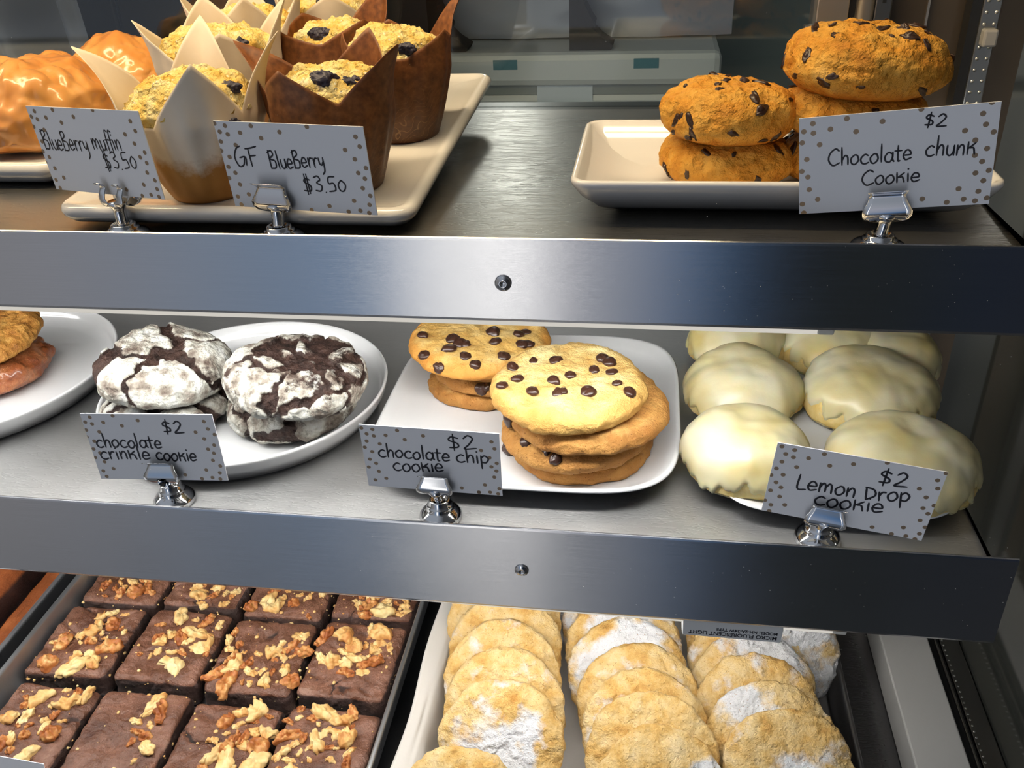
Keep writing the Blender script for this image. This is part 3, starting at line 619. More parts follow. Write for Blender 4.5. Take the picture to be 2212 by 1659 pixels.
# --- chocolate drops
def chip_mesh(name, sd, Rr=.0046, h=.0040, amp=.0006, a=.75):
    V, F = puck(Rr, h, .0012, a, .9, 20, 12, seed=sd, wob=.12, amps=((220, amp),)); o = mk(name, V, F, M_CHOC); return o
CHIPS = [chip_mesh('chocolate_chip', 20+k) for k in range(4)]
for o in CHIPS: COL.objects.unlink(o)
def put(proto, name, parent, loc, rz=0., rx=0., ry=0., s=1., mat=None, nrm=None):
    o = proto.copy(); o.name = name; o.parent = parent; COL.objects.link(o)
    q = Matrix.Rotation(rz, 4, 'Z')
    if nrm is not None: q = Vector((0, 0, 1)).rotation_difference(Vector(nrm)).to_matrix().to_4x4() @ q
    sx, sy, sz = (s, s, s) if not hasattr(s, '__len__') else s
    o.matrix_local = Matrix.Translation(loc) @ q @ Matrix.Rotation(rx, 4, 'X') @ Matrix.Rotation(ry, 4, 'Y') @ Matrix.Diagonal((sx, sy, sz, 1)); return o
def on_body(body, P):
    """nearest vertex of a body to a local point, with its normal"""
    V = verts(body); N = norms(body); k = np.argmin(((V-P)**2).sum(1)); return V[k], N[k]
def pix_on(body, px, py):
    """first body vertex met by the photo ray px,py: local position and normal"""
    th = body.parent; m = np.array(Matrix.Translation(th.location) @ th.rotation_euler.to_matrix().to_4x4()) if th else np.eye(4)
    V = verts(body)@m[:3, :3].T+m[:3, 3]; N = norms(body)@m[:3, :3].T
    d = ray(px, py); d = d/np.linalg.norm(d); W_ = V-EYE; t_ = W_@d; dist = np.linalg.norm(W_-t_[:, None]*d, axis=1)
    ok = (N@d < -.05); dist = np.where(ok, dist, 9.); k = np.argmin(dist); return verts(body)[k], norms(body)[k]
# --- flat chocolate chip cookies
M_CC1 = food('pale_cookie_dough', [(.30, 'C89A52'), (.48, 'DDBB76'), (.62, 'E8CF92'), (.8, 'EAD8A4')], 55., .62, (150., .9, .0035), (330., .15, .0008), attr='rim', attr_cols=[(.3, 'C8934A'), (.7, 'DDB468')], attr2=.5)
M_CC2 = food('golden_cookie_dough', [(.30, 'B07A3C'), (.48, 'C89450'), (.62, 'D8AC68'), (.8, 'E2C084')], 70., .62, (170., .95, .0035), (420., .2, .0008), attr='rim', attr_cols=[(.3, 'A87034'), (.7, 'C4904C')], attr2=.6, specks=(420., .16, '7A4A1E'))
def chip_cookie(lab, c, z, r, h, mat, sd, tilt=(0, 0), wob=.035, sag=.0015):
    th = thing('chocolate_chip_cookie', lab, 'cookie', (c[0], c[1], z), (tilt[0], tilt[1], 0), 'chocolate chip cookies on the square plate')
    V, F = puck(r, h*.55, h*.45, .34, .8, 150, 36, wob=wob, seed=sd, amps=((45, .0012), (120, .0006), (260, .0003)), sag=sag)
    rr = np.hypot(V[:, 0], V[:, 1])/r; rim = np.clip((rr-.62)/.4, 0, 1)*.75+.1*(V[:, 2] < h*.3); V[:, 2] += .0015*np.exp(-((rr-.86)/.12)**2)*(V[:, 2] > h*.5)
    b = mk('body', V, F, mat, th, attrs={'rim': rim}); return th, b
def chips(th, body, pts, s=1., flat=.72):
    for k, (px, py) in enumerate(pts):
        p_, n_ = pix_on(body, px, py); q = RS.uniform(.75, 1.12)*s
        put(CHIPS[k % 4], 'chocolate_chip', th, Vector(p_)-Vector(n_)*.0012*q, rz=RS.uniform(0, 6), s=(q*RS.uniform(.9, 1.15), q*RS.uniform(.8, 1.05), q*flat), nrm=Vector(n_)+Vector((RS.uniform(-.2, .2), RS.uniform(-.2, .2), 0)))
F0 = S2+.0050
a_ = [('bottom golden chocolate chip cookie of the front stack, resting on square plate', (-.037, .480), 0, .0465, M_CC2, 1, [(1085, 960), (1090, 975)]),
      ('second from bottom chocolate chip cookie in the front stack, melted chips at its rim', (-.040, .475), .0130, .0470, M_CC2, 2, [(1180, 975), (1200, 992), (1165, 960), (1140, 950)]),
      ('large golden chocolate chip cookie directly under the pale top one', (-.033, .478), .0266, .0515, M_CC2, 3, [(1064, 905)])]
for lab, c, dz, r, m, sd, pts in a_:
    th, b = chip_cookie(lab, c, F0+dz, r, .0130, m, sd, wob=.05); chips(th, b, pts)
th, b = chip_cookie('pale cream chocolate chip cookie on top of the front stack, dotted with chips', (-.0445, .4760), F0+.0400, .0480, .0135, M_CC1, 4, tilt=(R(2), 0), sag=.0005)
chips(th, b, [(1198,777),(1300,775),(1317,782),(1284,800),(1322,803),(1232,811),(1083,832),(1156,842),(1204,849),(1215,846),(1272,846),(1357,848),(1196,823),(1331,826),(1113,817),(1106,793),(1150,778)], 1.)
a_ = [('bottom chocolate chip cookie of the back stack on the square plate', (-.111, .556), 0, .0425, M_CC2, 5, []),
      ('second from bottom chocolate chip cookie of the back stack', (-.105, .556), .0116, .0425, M_CC2, 6, [(1040, 840), (1052, 836)]),
      ('thin chocolate chip cookie just under the top of the back stack', (-.110, .558), .0220, .0430, M_CC2, 7, [(923, 808)])]
for lab, c, dz, r, m, sd, pts in a_:
    th, b = chip_cookie(lab, c, F0+dz, r, .0112, m, sd, wob=.05); chips(th, b, pts)
M_CC3 = food('toasted_pale_dough', [(.30, 'BE8A3E'), (.48, 'D6AC60'), (.62, 'E2C27E'), (.8, 'E6CC90')], 55., .62, (190., .6, .0022), (330., .15, .0008), attr='rim', attr_cols=[(.3, 'BC7F34'), (.7, 'D49A4A')], attr2=.5, specks=(300., .12, '8A5A28'))
th, b = chip_cookie('golden chocolate chip cookie on top of the back stack, under the steel band', (-.1135, .5500), F0+.0330, .0500, .0125, M_CC3, 8, tilt=(R(1), R(2)), sag=.003)
chips(th, b, [(912,726),(975,736),(993,741),(1003,744),(1064,717),(1071,739),(1118,722),(1132,718),(970,755),(1004,770),(1025,786),(915,768),(946,793),(1086,771),(1131,747),(1140,742)], 1.05)
# --- thick chocolate chunk cookies
M_CK = food('orange_cookie_dough', [(.28, 'C47C22'), (.45, 'DE9A34'), (.6, 'EAB04C'), (.8, 'F0C470')], 60., .6, (110., 1., .006), (260., .5, .002), attr='rim', attr_cols=[(.3, 'B86A18'), (.7, 'D08A2C')], attr2=.6)
CHUNKS = []
for k in range(5):
    V, F = puck(.0042, .0012, .0012, .55, .8, 14, 10, seed=60+k, wob=.45, amps=((260, .0008),), sx=1.2, sy=.62); o = mk('chocolate_chunk', V, F, M_CHUNK); COL.objects.unlink(o); CHUNKS.append(o)
def chunk_cookie(lab, c, zc, r, h, sd, n=26, tilt=(0, 0), rz=0.):
    th = thing('chocolate_chunk_cookie', lab, 'cookie', (c[0], c[1], zc-h/2), (tilt[0], tilt[1], rz), 'chocolate chunk cookies')
    V, F = puck(r, h*.56, h*.44, .60, .92, 130, 54, wob=.03, seed=sd, amps=((28, .0016), (75, .0010), (170, .0006), (340, .0003)))
    rim = np.clip(1-V[:, 2]/(h*.55), 0, 1)*.7
    b = mk('body', V, F, M_CK, th, attrs={'rim': rim}); N = norms(b); rr = random.Random(sd)
    ok = np.nonzero(V[:, 2] > h*.18)[0]; got = []
    while len(got) < n:
        k = rr.choice(list(ok))
        if any(np.linalg.norm(V[k]-q) < .0060 for q in got): continue
        got.append(V[k]); q = rr.uniform(.5, 1.15)
        put(CHUNKS[len(got) % 5], 'chocolate_chunk', th, Vector(V[k])-Vector(N[k])*.0011*q, rz=rr.uniform(0, 6), s=(q*.85, q*.85, q*.8), nrm=Vector(N[k])+Vector((rr.uniform(-.35, .35), rr.uniform(-.35, .35), rr.uniform(-.2, .2))))
    return th
chunk_cookie('lower chocolate chunk cookie of the left pair, resting on the white dish', (.0395, .489), 1.0085, .0352, .0262, 31, 22)
chunk_cookie('upper chocolate chunk cookie of the left pair, orange with dark chunks', (.0395, .487), 1.0325, .0352, .0300, 32, 38, tilt=(R(-2), R(1)))
chunk_cookie('bottom chocolate chunk cookie of the right stack, behind its price card', (.104, .492), 1.0085, .0355, .0262, 33, 20)
chunk_cookie('middle chocolate chunk cookie of the right stack, behind its price card', (.101, .492), 1.0320, .0355, .0255, 34, 22)
chunk_cookie('topmost chocolate chunk cookie of the right stack, tallest above its card', (.1035, .488), 1.0560, .0392, .0335, 35, 34, tilt=(R(-3), R(3)))
# --- powdered chocolate crinkle cookies
M_CR = food('crinkle_cookie', [(.3, '1C110D'), (.5, '33211B'), (.7, '4A352D')], 120., .55, (170., .9, .004), (380., .5, .0014), attr='crust', attr_cols=[(.30, '5E5048'), (.42, '9A9186'), (.52, 'CBC8BC'), (.62, 'E4E3DC'), (.74, 'E8E8E4'), (.84, 'E2DC98')], attr2=1.15, attr_rough=.9)
def crinkle(lab, c, z, r, h, sd, tilt=(0, 0), ncell=15, rz=0., crack=.0042, sx=1., dust=.82):
    th = thing('crinkle_cookie', lab, 'cookie', (c[0], c[1], z), (tilt[0], tilt[1], rz), 'chocolate crinkle cookies on the round plate')
    V, F = puck(r, h*.58, h*.42, .52, .9, 240, 80, wob=.05, seed=sd, amps=((26, .0022), (70, .0012)), sx=sx)
    N = normals(V, F); rs_ = np.random.RandomState(sd)
    q = V[rs_.choice(len(V), ncell)]*[1, 1, 1.2]+rs_.normal(size=(ncell, 3))*.003
    Wp = V+np.stack([fbm(V*55+k*9, 3) for k in range(3)], 1)*.0075
    d, gap, idx = voro(Wp, q)
    wid = crack*(.15+1.2*np.clip(.42+1.1*fbm(V*26+40, 2), 0, 1.5))
    m = np.clip((gap-wid)/.0030, 0, 1); m = m*m*(3-2*m)
    lift = rs_.uniform(-.0005, .0016, ncell)[idx]
    D = m*(.0013+lift*.8)+.0011*fbm(V*150, 4)*(1-m)+.0007*fbm(V*190+5, 4)*m-.0010*(1-m)
    V = V+N*(D*np.clip(V[:, 2]/(h*.2)+.2, 0, 1))[:, None]
    und = np.clip((V[:, 2]-h*.02)/(h*.12), 0, 1)
    mk('body', V, F, M_CR, th, attrs={'crust': np.clip(m*und*(dust+.5*fbm(V*45+sd, 3)), 0, 1.0)}); return th
def cpos(px, py, z): P = at_z(px, py, z); return (P[0], P[1])
crinkle('lower crinkle cookie of the left pair, partly hidden by its price card', cpos(362, 872, S2+.018), S2+.0055, .0415, .026, 46, rz=.7)
crinkle('upper crinkle cookie of the left pair, wide dark crack down its front', cpos(350, 787, S2+.046), S2+.0325, .0435, .0265, 52, tilt=(R(5), R(-3)), ncell=10, crack=.0065, rz=2.1)
crinkle('lower crinkle cookie of the right pair, thick white powder plates on its side', cpos(630, 868, S2+.018), S2+.0055, .0425, .0275, 44, ncell=13, crack=.0055)
crinkle('upper crinkle cookie of the right pair, brownish top with many fine cracks', cpos(634, 812, S2+.047), S2+.0340, .0450, .0270, 57, tilt=(R(7), R(0)), ncell=24, crack=.0031, rz=1.9, dust=.68)
# --- oatmeal cookies on the left plate
M_OA = food('oatmeal_cookie', [(.28, '6E4216'), (.45, 'A06A2A'), (.6, 'BA8840'), (.8, 'CDA566')], 90., .6, (120., .9, .004), (230., .5, .002))
M_OB = food('glazed_spice_cookie', [(.28, '5E2C18'), (.45, '8A4A26'), (.6, 'A86A42'), (.8, 'C0947A')], 80., .35, (110., .8, .004), (230., .4, .0016), coat=.5)
for nm, lab, c, z, m, sd, r, h, tl in (('oatmeal_cookie', 'reddish glazed oatmeal cookie under the golden one, at left edge', (-.4915, .531), S2+.0055, M_OB, 71, .045, .024, 0), ('oatmeal_cookie', 'golden brown oatmeal cookie on top of the reddish one, at left edge', (-.4945, .535), S2+.0305, M_OA, 72, .0455, .020, R(6))):
    th = thing(nm, lab, 'cookie', (*c, z), (tl, 0, 0)); V, F = puck(r, h*.6, h*.4, .55, .9, 130, 44, wob=.05, seed=sd, amps=((30, .0016), (80, .0014), (190, .0008))); mk('body', V, F, m, th)
# --- iced lemon drop cookies
M_LC = food('lemon_cake', [(.3, 'E0BC6A'), (.5, 'ECD08A'), (.7, 'F2DEA6')], 70., .6, (160., .5, .002), sss=.15)
M_IC = food('lemon_icing', [(.30, 'DCC986'), (.48, 'E4D8A8'), (.62, 'E6DFBE'), (.8, 'E4DEC6')], 26., .34, (50., .12, .003), sss=.25, coat=.12, detail=2., spec=.45)
def lemon(lab, c, r, h, sd, sx=1., rz=0., tilt=(0, 0), drip=0.):
    z0 = S2+.0062
    th = thing('lemon_drop_cookie', lab, 'cookie', (c[0], c[1], z0), (tilt[0], tilt[1], rz), 'iced lemon drop cookies')
    V, F = puck(r*.975, h*.82, h*.18, .64, .95, 110, 50, wob=.03, seed=sd, amps=((24, .0022), (80, .0005), (200, .0003)), sx=sx)
    mk('cake', V, F, M_LC, th)
    V2, F2 = puck(r*.975, h*.82, h*.18, .64, .95, 220, 90, wob=.03, seed=sd, amps=((24, .0022),), sx=sx); N = normals(V2, F2)
    a_ = np.arctan2(V2[:, 1], V2[:, 0]); ca, sa = np.cos(a_), np.sin(a_)
    edge = h*(.26+drip+.30*perlin(np.column_stack([ca*2.2+sd, sa*2.2, a_*0]))+.42*perlin(np.column_stack([ca*6+sd, sa*6, a_*0+4])))
    cov = np.clip((V2[:, 2]-edge)/.0035, -1, 1)
    pool = (V2[:, 2] < h*.10)&(perlin(np.column_stack([ca*3+sd+9, sa*3, a_*0])) > -.15)
    th_ = np.where(cov > 0, .0007+.0011*np.sqrt(np.clip(cov, 0, 1))*(1+.35*fbm(V2*60+sd, 2)), -.0012*np.clip(-cov, 0, 1))
    th_ = np.where(pool, .0034*(1-V2[:, 2]/(h*.10))+.0006, th_)
    V2 = V2+N*th_[:, None]; V2[:, 2] = np.maximum(V2[:, 2], -.0008)
    mk('icing', V2, F2, M_IC, th); return th
lemon('front left lemon drop cookie, iced, left of the Lemon Drop card', cpos(1612, 985, S2+.016), .0385, .034, 81, 1.0)
lemon('front right lemon drop cookie, behind the right end of the Lemon Drop card', cpos(1948, 1008, S2+.015), .0435, .031, 82, 1.0, rz=.4)
lemon('middle left lemon drop cookie with smooth icing, between front and back left ones', cpos(1604, 848, S2+.016), .0400, .034, 83)
lemon('middle right lemon drop cookie with dripping icing showing yellow cake', cpos(1878, 862, S2+.015), .0440, .035, 84, rz=1.9, drip=.16)
lemon('back left lemon drop cookie, cut off by the steel band above', cpos(1590, 745, S2+.014), .0370, .032, 85, rz=.8)
lemon('back right lemon drop cookie with icing drips, cut off by the steel band', cpos(1805, 760, S2+.014), .0400, .032, 86, rz=2.9, drip=.14)
lemon('lemon drop cookie peeking out behind the dripping middle right one', cpos(1925, 785, S2+.012), .0330, .030, 87)
# ================================================================== trays on the bottom deck
def pan(lab, x0, x1, y0, y1, rimz, name='baking_tray', mat=None):
    h = rimz-DECK
    V, F = rloft((x1-x0)/2, (y1-y0)/2, .014, [(.02, .0004), (.0085, .0004), (.0072, .0012), (.0032, h-.0062), (.0012, h-.0056), (0, h-.0034), (.0006, h-.0012), (.0022, h), (.0040, h-.0010), (.0048, h-.0032), (.0090, .0032), (.0105, .0022), (.03, .0018)])
    o = mk(name, V, F, mat or M_PAN); o.location = ((x0+x1)/2, (y0+y1)/2, DECK); return tag(o, lab, 'baking tray')
PF = DECK+.0022
pan('dull aluminium baking tray holding the walnut brownies', -.501, -.176, .345, .716, .606)
pan('dull aluminium baking tray at the far left, mostly cut off by the frame', -.845, -.513, .345, .716, .606)
pan('dark aluminium baking tray under the powdered cookies and paper', -.152, .163, .345, .716, .600, mat=principled('dark_aluminium_tray', (.22, .22, .23), .45, 1., bump=(300., .4, .0005)))
# parchment in the right tray: lies on the floor of the tray, rises over the left rim
prof = [(-.1625, .0345), (-.1605, .0360), (-.1585, .0355), (-.150, .0325), (-.1455, .028), (-.1405, .0120), (-.137, .0062), (-.128, .0045), (-.05, .0042), (.05, .0042), (.138, .0043), (.143, .0046), (.146, .006)]
P = spline([(a, 0, b) for a, b in prof], 5); n = len(P); L = []
for j in range(61):
    y = .352+.355*j/60; wv = perlin(np.array([[y*9, 1.5, .2]]))[0]
    L.append([(p[0]+(.004*wv if i < 20 else 0)-.002*math.sin(y*40)*(i < 14), y, p[2]+(.0022*wv if i < 16 else 0)) for i, p in enumerate(P)])
V = np.array(L).reshape(-1, 3); F = [(j*n+i, j*n+i+1, (j+1)*n+i+1, (j+1)*n+i) for j in range(60) for i in range(n-1)]
pp = mk('parchment_sheet', V, F, principled('parchment', (.62, .58, .53), .7, bump=(60., .2, .002))); pp.location = (0, 0, DECK)
sm = pp.modifiers.new('thickness', 'SOLIDIFY'); sm.thickness = .0003
tag(pp, 'pale parchment sheet under the powdered cookies, curling over the left tray rim', 'parchment')
# white rail and sealing strips on the right of the deck
wr = thing('white_rail', 'long white plastic rail running front to back at the right of the deck', 'rail', (.2155, .53, DECK))
box('body', -.0185, .0185, -.185, .185, .0003, .030, principled('white_rail_plastic', (.60, .58, .55), .4), wr, .0012)
sg = thing('black_seal', 'black rubber seal strip between white rail and perforated panel', 'seal', (.2395, .53, DECK))
box('seal', -.005, .005, -.185, .185, .0003, .024, M_BLACK, sg, .0015); box('bead', .0005, .0025, -.185, .185, .024, .0262, M_ALUD, sg, .0006)
pf = thing('perforated_panel', 'dark grey perforated strip beside the black seal at bottom right', 'panel', (.253, .53, DECK))
box('panel', -.0072, .0080, -.185, .185, .0003, .022, M_ALUD, pf, .0008)
v, f = [], []
for k in range(70):
    a, b = lathe([(.0009, 0), (.0009, .0003)], 8); a = a+[-.0052, -.18+k*.0052, .022]; f += [tuple(i+len(v) for i in q) for q in b]; v += a.tolist()
mk('hole_row', v, f, principled('pale_hole_rims', (.5, .5, .48), .35, .8), pf)
# --- walnut brownies
M_BR = food('brownie', [(.28, '47261A'), (.45, '64402F'), (.6, '7E5644'), (.8, '926E5C')], 45., .38, (110., .9, .004), (34., .6, .005), attr='cut', attr_cols=[(.35, '1E100A'), (.6, '38211A'), (.8, '644838')], attr2=.35, attr_rough=.75, spec=.5)
M_WN = food('walnut', [(.32, 'B5763C'), (.44, 'D9A764'), (.58, 'E8C88A'), (.75, 'EFDCA8')], 75., .5, (210., .5, .0015), detail=3.)
M_WS = food('walnut_skin', [(.34, '8A4A22'), (.5, 'B06C38'), (.62, 'D09A5E'), (.75, 'E6C48A')], 120., .45, (210., .5, .0015), detail=3.)
WAL = []
for k in range(9):
    rs_ = np.random.RandomState(100+k); V, F = puck(.0060, .0030, .0014, .62, .85, 40, 22, wob=.38, seed=90+k, amps=((130, .0014), (330, .0007)), sx=rs_.uniform(1., 1.45), sy=rs_.uniform(.55, .85))
    if k % 3 == 0:                                            # a half kernel with its folds
        V[:, 2] += (.0010*np.sin(V[:, 0]*1500)*np.cos(V[:, 1]*500)-.0012*np.exp(-(V[:, 1]/.0009)**2))*(V[:, 2] > .002)
    elif k % 3 == 1: V[:, 1] += .35*V[:, 0]**2/.006; V[:, 2] += .0006*np.sin(V[:, 0]*1100+k)*(V[:, 2] > .002)
    o = mk('walnut_piece', V, F, M_WS if k % 3 == 0 else M_WN); COL.objects.unlink(o); WAL.append(o)
def brownie(lab, cx, cy, z, sx, sy, h, sd, nuts, rz=0., tilt=(0, 0)):
    th = thing('walnut_brownie', lab, 'brownie', (cx, cy, z), (R(tilt[0]), R(tilt[1]), rz), 'walnut brownies in the tray')
    V, F = puck(1., h*.62, h*.38, .11, .6, 220, 40, seed=sd, amps=((.01, 0),), power=15.)
    V = V*[sx/2, sy/2, 1]; N = normals(V, F); side = np.clip(1-np.abs(N[:, 2])*1.25, 0, 1)*(V[:, 2] < h*.93)
    # crackled top: thin sunken lines where the crust has split, soft bubbles elsewhere
    Wp = V*[1, 1, 0]+np.stack([fbm(V*40+k*7+sd, 3) for k in range(3)], 1)*.011
    q = np.column_stack([np.random.RandomState(sd).uniform(-.5, .5, (9, 2))*[sx, sy], np.zeros(9)]); d, gap, _i = voro(Wp, q)
    part = np.clip(.45+1.5*fbm(V*22+sd*3, 2), 0, 1); crk = np.exp(-(gap/.0024)**2)*part
    top = np.clip((V[:, 2]-h*.8)/(h*.2), 0, 1)
    D = top*(.0026*fbm(V*28+sd, 3)+.0010*fbm(V*110+sd, 3)-.0030*crk)+(1-top)*(.0028*fbm(V*60+sd, 4)+.0008*fbm(V*240, 2))*np.clip(V[:, 2]/(h*.2), 0, 1)
    V = V+N*D[:, None]
    b = mk('body', V, F, M_BR, th, attrs={'cut': np.clip(side*1.1+crk*top*.75, 0, 1)})
    rr = random.Random(sd*7+1); T_ = V[V[:, 2] > h*.8]; done = []
    def drop(x, y, s, emb=.28):
        k = np.argmin((T_[:, 0]-x)**2+(T_[:, 1]-y)**2); w = WAL[rr.randrange(9)]
        put(w, 'walnut_piece', th, (x, y, T_[k, 2]-.0014*s), rz=rr.uniform(0, 6.28), rx=rr.uniform(-.3, .3), ry=rr.uniform(-.3, .3), s=(s, s*rr.uniform(.8, 1.2), s*rr.uniform(.8, 1.1)))
        done.append((x, y))
    for spec in nuts:
        x0, y0, sp, cnt = spec; cnt = int(cnt*1.3+.5); tries = 0; got = 0
        while got < cnt and tries < 400:
            tries += 1; x = (x0+rr.gauss(0, sp))*sx/2; y = (y0+rr.gauss(0, sp))*sy/2
            if abs(x) > sx*.46 or abs(y) > sy*.46: continue
            s = rr.choice([.5, .65, .8, 1., 1.2, 1.45, 1.6])
            if any(math.hypot(x-a, y-c) < .0052+.0030*s for a, c in done): continue
            drop(x, y, s); got += 1
    # crumbs of nut on top and in the cut sides
    v, f = [], []
    for _ in range(46):
        if rr.random() < .55: x, y = rr.uniform(-.46, .46)*sx, rr.uniform(-.46, .46)*sy; k = np.argmin((T_[:, 0]-x)**2+(T_[:, 1]-y)**2); c = T_[k]
        else:
            Sd = V[(side > .6)&(V[:, 1] < 0)&(V[:, 2] > h*.25)]; c = Sd[rr.randrange(len(Sd))]
        q = rr.choice([.0004, .0006, .0009, .0016]); a, bb = lathe([(q*.7, -q*.6), (q, 0), (q*.6, q*.7)], 7); a = a*[rr.uniform(.7, 1.3), rr.uniform(.7, 1.3), rr.uniform(.6, 1)]+c
        f += [tuple(i+len(v) for i in w) for w in bb]; v += a.tolist()
    cb = mk('nut_crumbs', v, f, M_WN, th); cb['kind'] = 'stuff'; return th
ALL = [(0, 0, .55, 16)]
rows = [  # label, column, row, nuts clusters in -1..1 (x, y, spread, count)
 ('front left walnut brownie, nuts over its right half and front edge', 0, 0, [(.25, .45, .3, 11), (-.1, -.35, .35, 8)]),
 ('front brownie second from left, mostly bare crackled top with few nuts', 1, 0, [(.35, .45, .18, 5), (.35, -.35, .12, 2)]),
 ('front brownie third from left, nuts along its back and right edge', 2, 0, [(.45, .55, .3, 10), (.3, -.5, .35, 8)]),
 ('front right walnut brownie, nuts crowded in its back left corner', 3, 0, [(-.35, .45, .35, 15), (.2, .1, .2, 4), (-.65, -.2, .2, 4)]),
 ('middle row left brownie, bare left side and big walnut halves on right', 0, 1, [(.35, .35, .3, 11), (.2, -.6, .2, 4), (-.55, -.2, .1, 2)]),
 ('middle row brownie second from left, scattered walnuts all over', 1, 1, [(.1, .1, .5, 17)]),
 ('middle row brownie third from left, raised bare back and nut-covered front', 2, 1, [(-.1, -.55, .35, 13), (.6, .1, .15, 5), (-.75, .2, .12, 4)]),
 ('middle row right walnut brownie, crackled bare strip along its front', 3, 1, [(.15, .4, .4, 12), (.2, .05, .2, 4)]),
 ('back row left walnut brownie, mostly hidden by the steel band', 0, 2, [(0, -.4, .4, 15)]),
 ('back row brownie second from left, mostly hidden by the steel band', 1, 2, [(.2, -.5, .35, 10)]),
 ('back row brownie third from left, pale walnut block at its corner', 2, 2, [(.1, -.5, .4, 12), (-.8, -.8, .05, 1)]),
 ('back row right walnut brownie, nuts along its front edge', 3, 2, [(.1, -.5, .4, 14)])]
for k, (lab, c, r, nuts) in enumerate(rows):
    rr = random.Random(k*3+2)
    x = [-.4530, -.3755, -.2990, -.2225][c]+rr.uniform(-.001, .001)+(.003 if r == 0 else 0); y = [.3985, .4855, .5700][r]+rr.uniform(-.0015, .0015)+[0, .001, -.002, .0015][c]
    brownie(lab, x, y, PF+.0002, .0725, .0790, .0245+rr.uniform(-.0012, .0018), 200+k, nuts, rz=R(rr.uniform(-1.6, 1.6)), tilt=(rr.uniform(-1, 1), rr.uniform(-1, 1)))
# --- unfrosted bar in the far left tray
M_BL = food('reddish_bar', [(.3, '6A3418'), (.5, '8A4A24'), (.7, 'A05C30')], 50., .55, (120., .6, .003), attr='cut', attr_cols=[(.3, '1C0E09'), (.6, '38201A'), (.8, '4E2C1E')], attr2=.3)
for lab, cx, cy, sx_, sy_, h_ in (('reddish brown bar in the far left tray, dark cut side facing the rim', -.612, .560, .115, .20, .036), ('low dark brown bar scrap along the right rim of the far left tray', -.5355, .540, .022, .22, .017)):
    th = thing('chocolate_bar_slab', lab, 'bar', (cx, cy, PF)); V, F = puck(1., h_*.6, h_*.4, .16, .75, 160, 34, seed=int(cy*1000), amps=((.01, 0),), power=9.); V = V*[sx_/2, sy_/2, 1]; N = normals(V, F)
    side = np.clip(1-np.abs(N[:, 2])*1.3, 0, 1); V = V+N*((.0014*fbm(V*60, 4))*np.clip(V[:, 2]/.004, 0, 1))[:, None]; mk('body', V, F, M_BL, th, attrs={'cut': side})
# --- powdered cookies, shingled in three rows
M_PC = food('powdered_cookie', [(.28, 'B98540'), (.42, 'D0A660'), (.56, 'DCBC82'), (.75, 'E4CCA0')], 60., .72, (130., 1., .005), (300., .3, .0012), attr='powder', attr_cols=[(.3, 'D8D5D4'), (.7, 'E8E7E8')], attr2=.55, attr_rough=.95, specks=(380., .13, '9C6A30'))
def pcookie(lab, c, z, tilt, sd, r=.0455, h=.0125, powder=.25, patch=None, rz=0., roll=0.):
    th = thing('powdered_cookie', lab, 'cookie', (c[0], c[1], z), (R(tilt), R(roll), rz), 'powdered sugar cookies in three shingled rows')
    V, F = puck(r, h*.58, h*.42, .38, .85, 160, 44, wob=.03, seed=sd, amps=((34, .0012), (90, .0009), (220, .0005))); V[:, 2] -= h*.42
    N = normals(V, F); d, gap, _i = voro(V*[1, 1, .3]+np.stack([fbm(V*60+k*5+sd, 3) for k in range(3)], 1)*.006, np.random.RandomState(sd).normal(size=(16, 3))*[r*.6, r*.6, .001])
    V = V-N*(.0013*np.exp(-(gap/.0017)**2)*np.clip(.3+fbm(V*25+sd, 2), 0, 1))[:, None]
    pw = powder+.55*fbm(V*38+sd*2, 3)
    if patch:
        for px_, py_, pr in patch: pw = pw+.75*np.exp(-((V[:, 0]+.010*fbm(V*45+sd, 3)-px_*r)**2+(V[:, 1]+.010*fbm(V*45+sd+30, 3)-py_*r)**2)/(pr*r*.9)**2)-.10*np.clip(1.6*np.abs(fbm(V*60+sd, 3)), 0, 1)
    mk('body', V, F, M_PC, th, attrs={'powder': np.clip(pw, 0, 1)}); return th
ZF = DECK+.0048
def shingle(px, py, tilt, r=.0455, h=.0125, dx=0.):
    """cookie leaning back with its raised far edge at the photo point px,py, near edge on the paper"""
    zc = ZF+r*math.sin(R(tilt))+h*.42*math.cos(R(tilt))+.0006; P = at_z(px, py, zc+r*math.sin(R(tilt))+h*.3)
    return (P[0]+dx, P[1]-r*math.cos(R(tilt))+h*.2), zc
ROWN = ['left', 'middle', 'right']; SPEC = {
 0: [(1098, 1222, 42, .22, None), (1098, 1278, 42, .24, None), (1096, 1336, 42, .26, None), (1098, 1396, 42, .27, None), (1092, 1464, 41, .22, [(.15, -.15, .62), (-.45, -.3, .4)]), (1006, 1610, 25, .10, None)],
 1: [(1340, 1232, 42, .3, None), (1352, 1284, 42, .34, [(0, .5, .5)]), (1362, 1330, 42, .38, [(0, .35, .6)]), (1384, 1385, 42, .24, None), (1398, 1441, 42, .24, None), (1412, 1490, 41, .20, None), (1432, 1566, 33, .12, [(.8, .3, .4), (0, -.5, .4)])],
 2: [(1610, 1262, 42, .3, None), (1618, 1310, 42, .3, None), (1628, 1358, 42, .34, [(.4, .5, .5)]), (1638, 1410, 42, .30, None), (1668, 1468, 42, .24, [(-.3, .6, .45)]), (1706, 1526, 40, .18, [(.1, -.3, .62)])]}
nth = ['back', 'second', 'third', 'fourth', 'fifth', 'sixth', 'seventh']
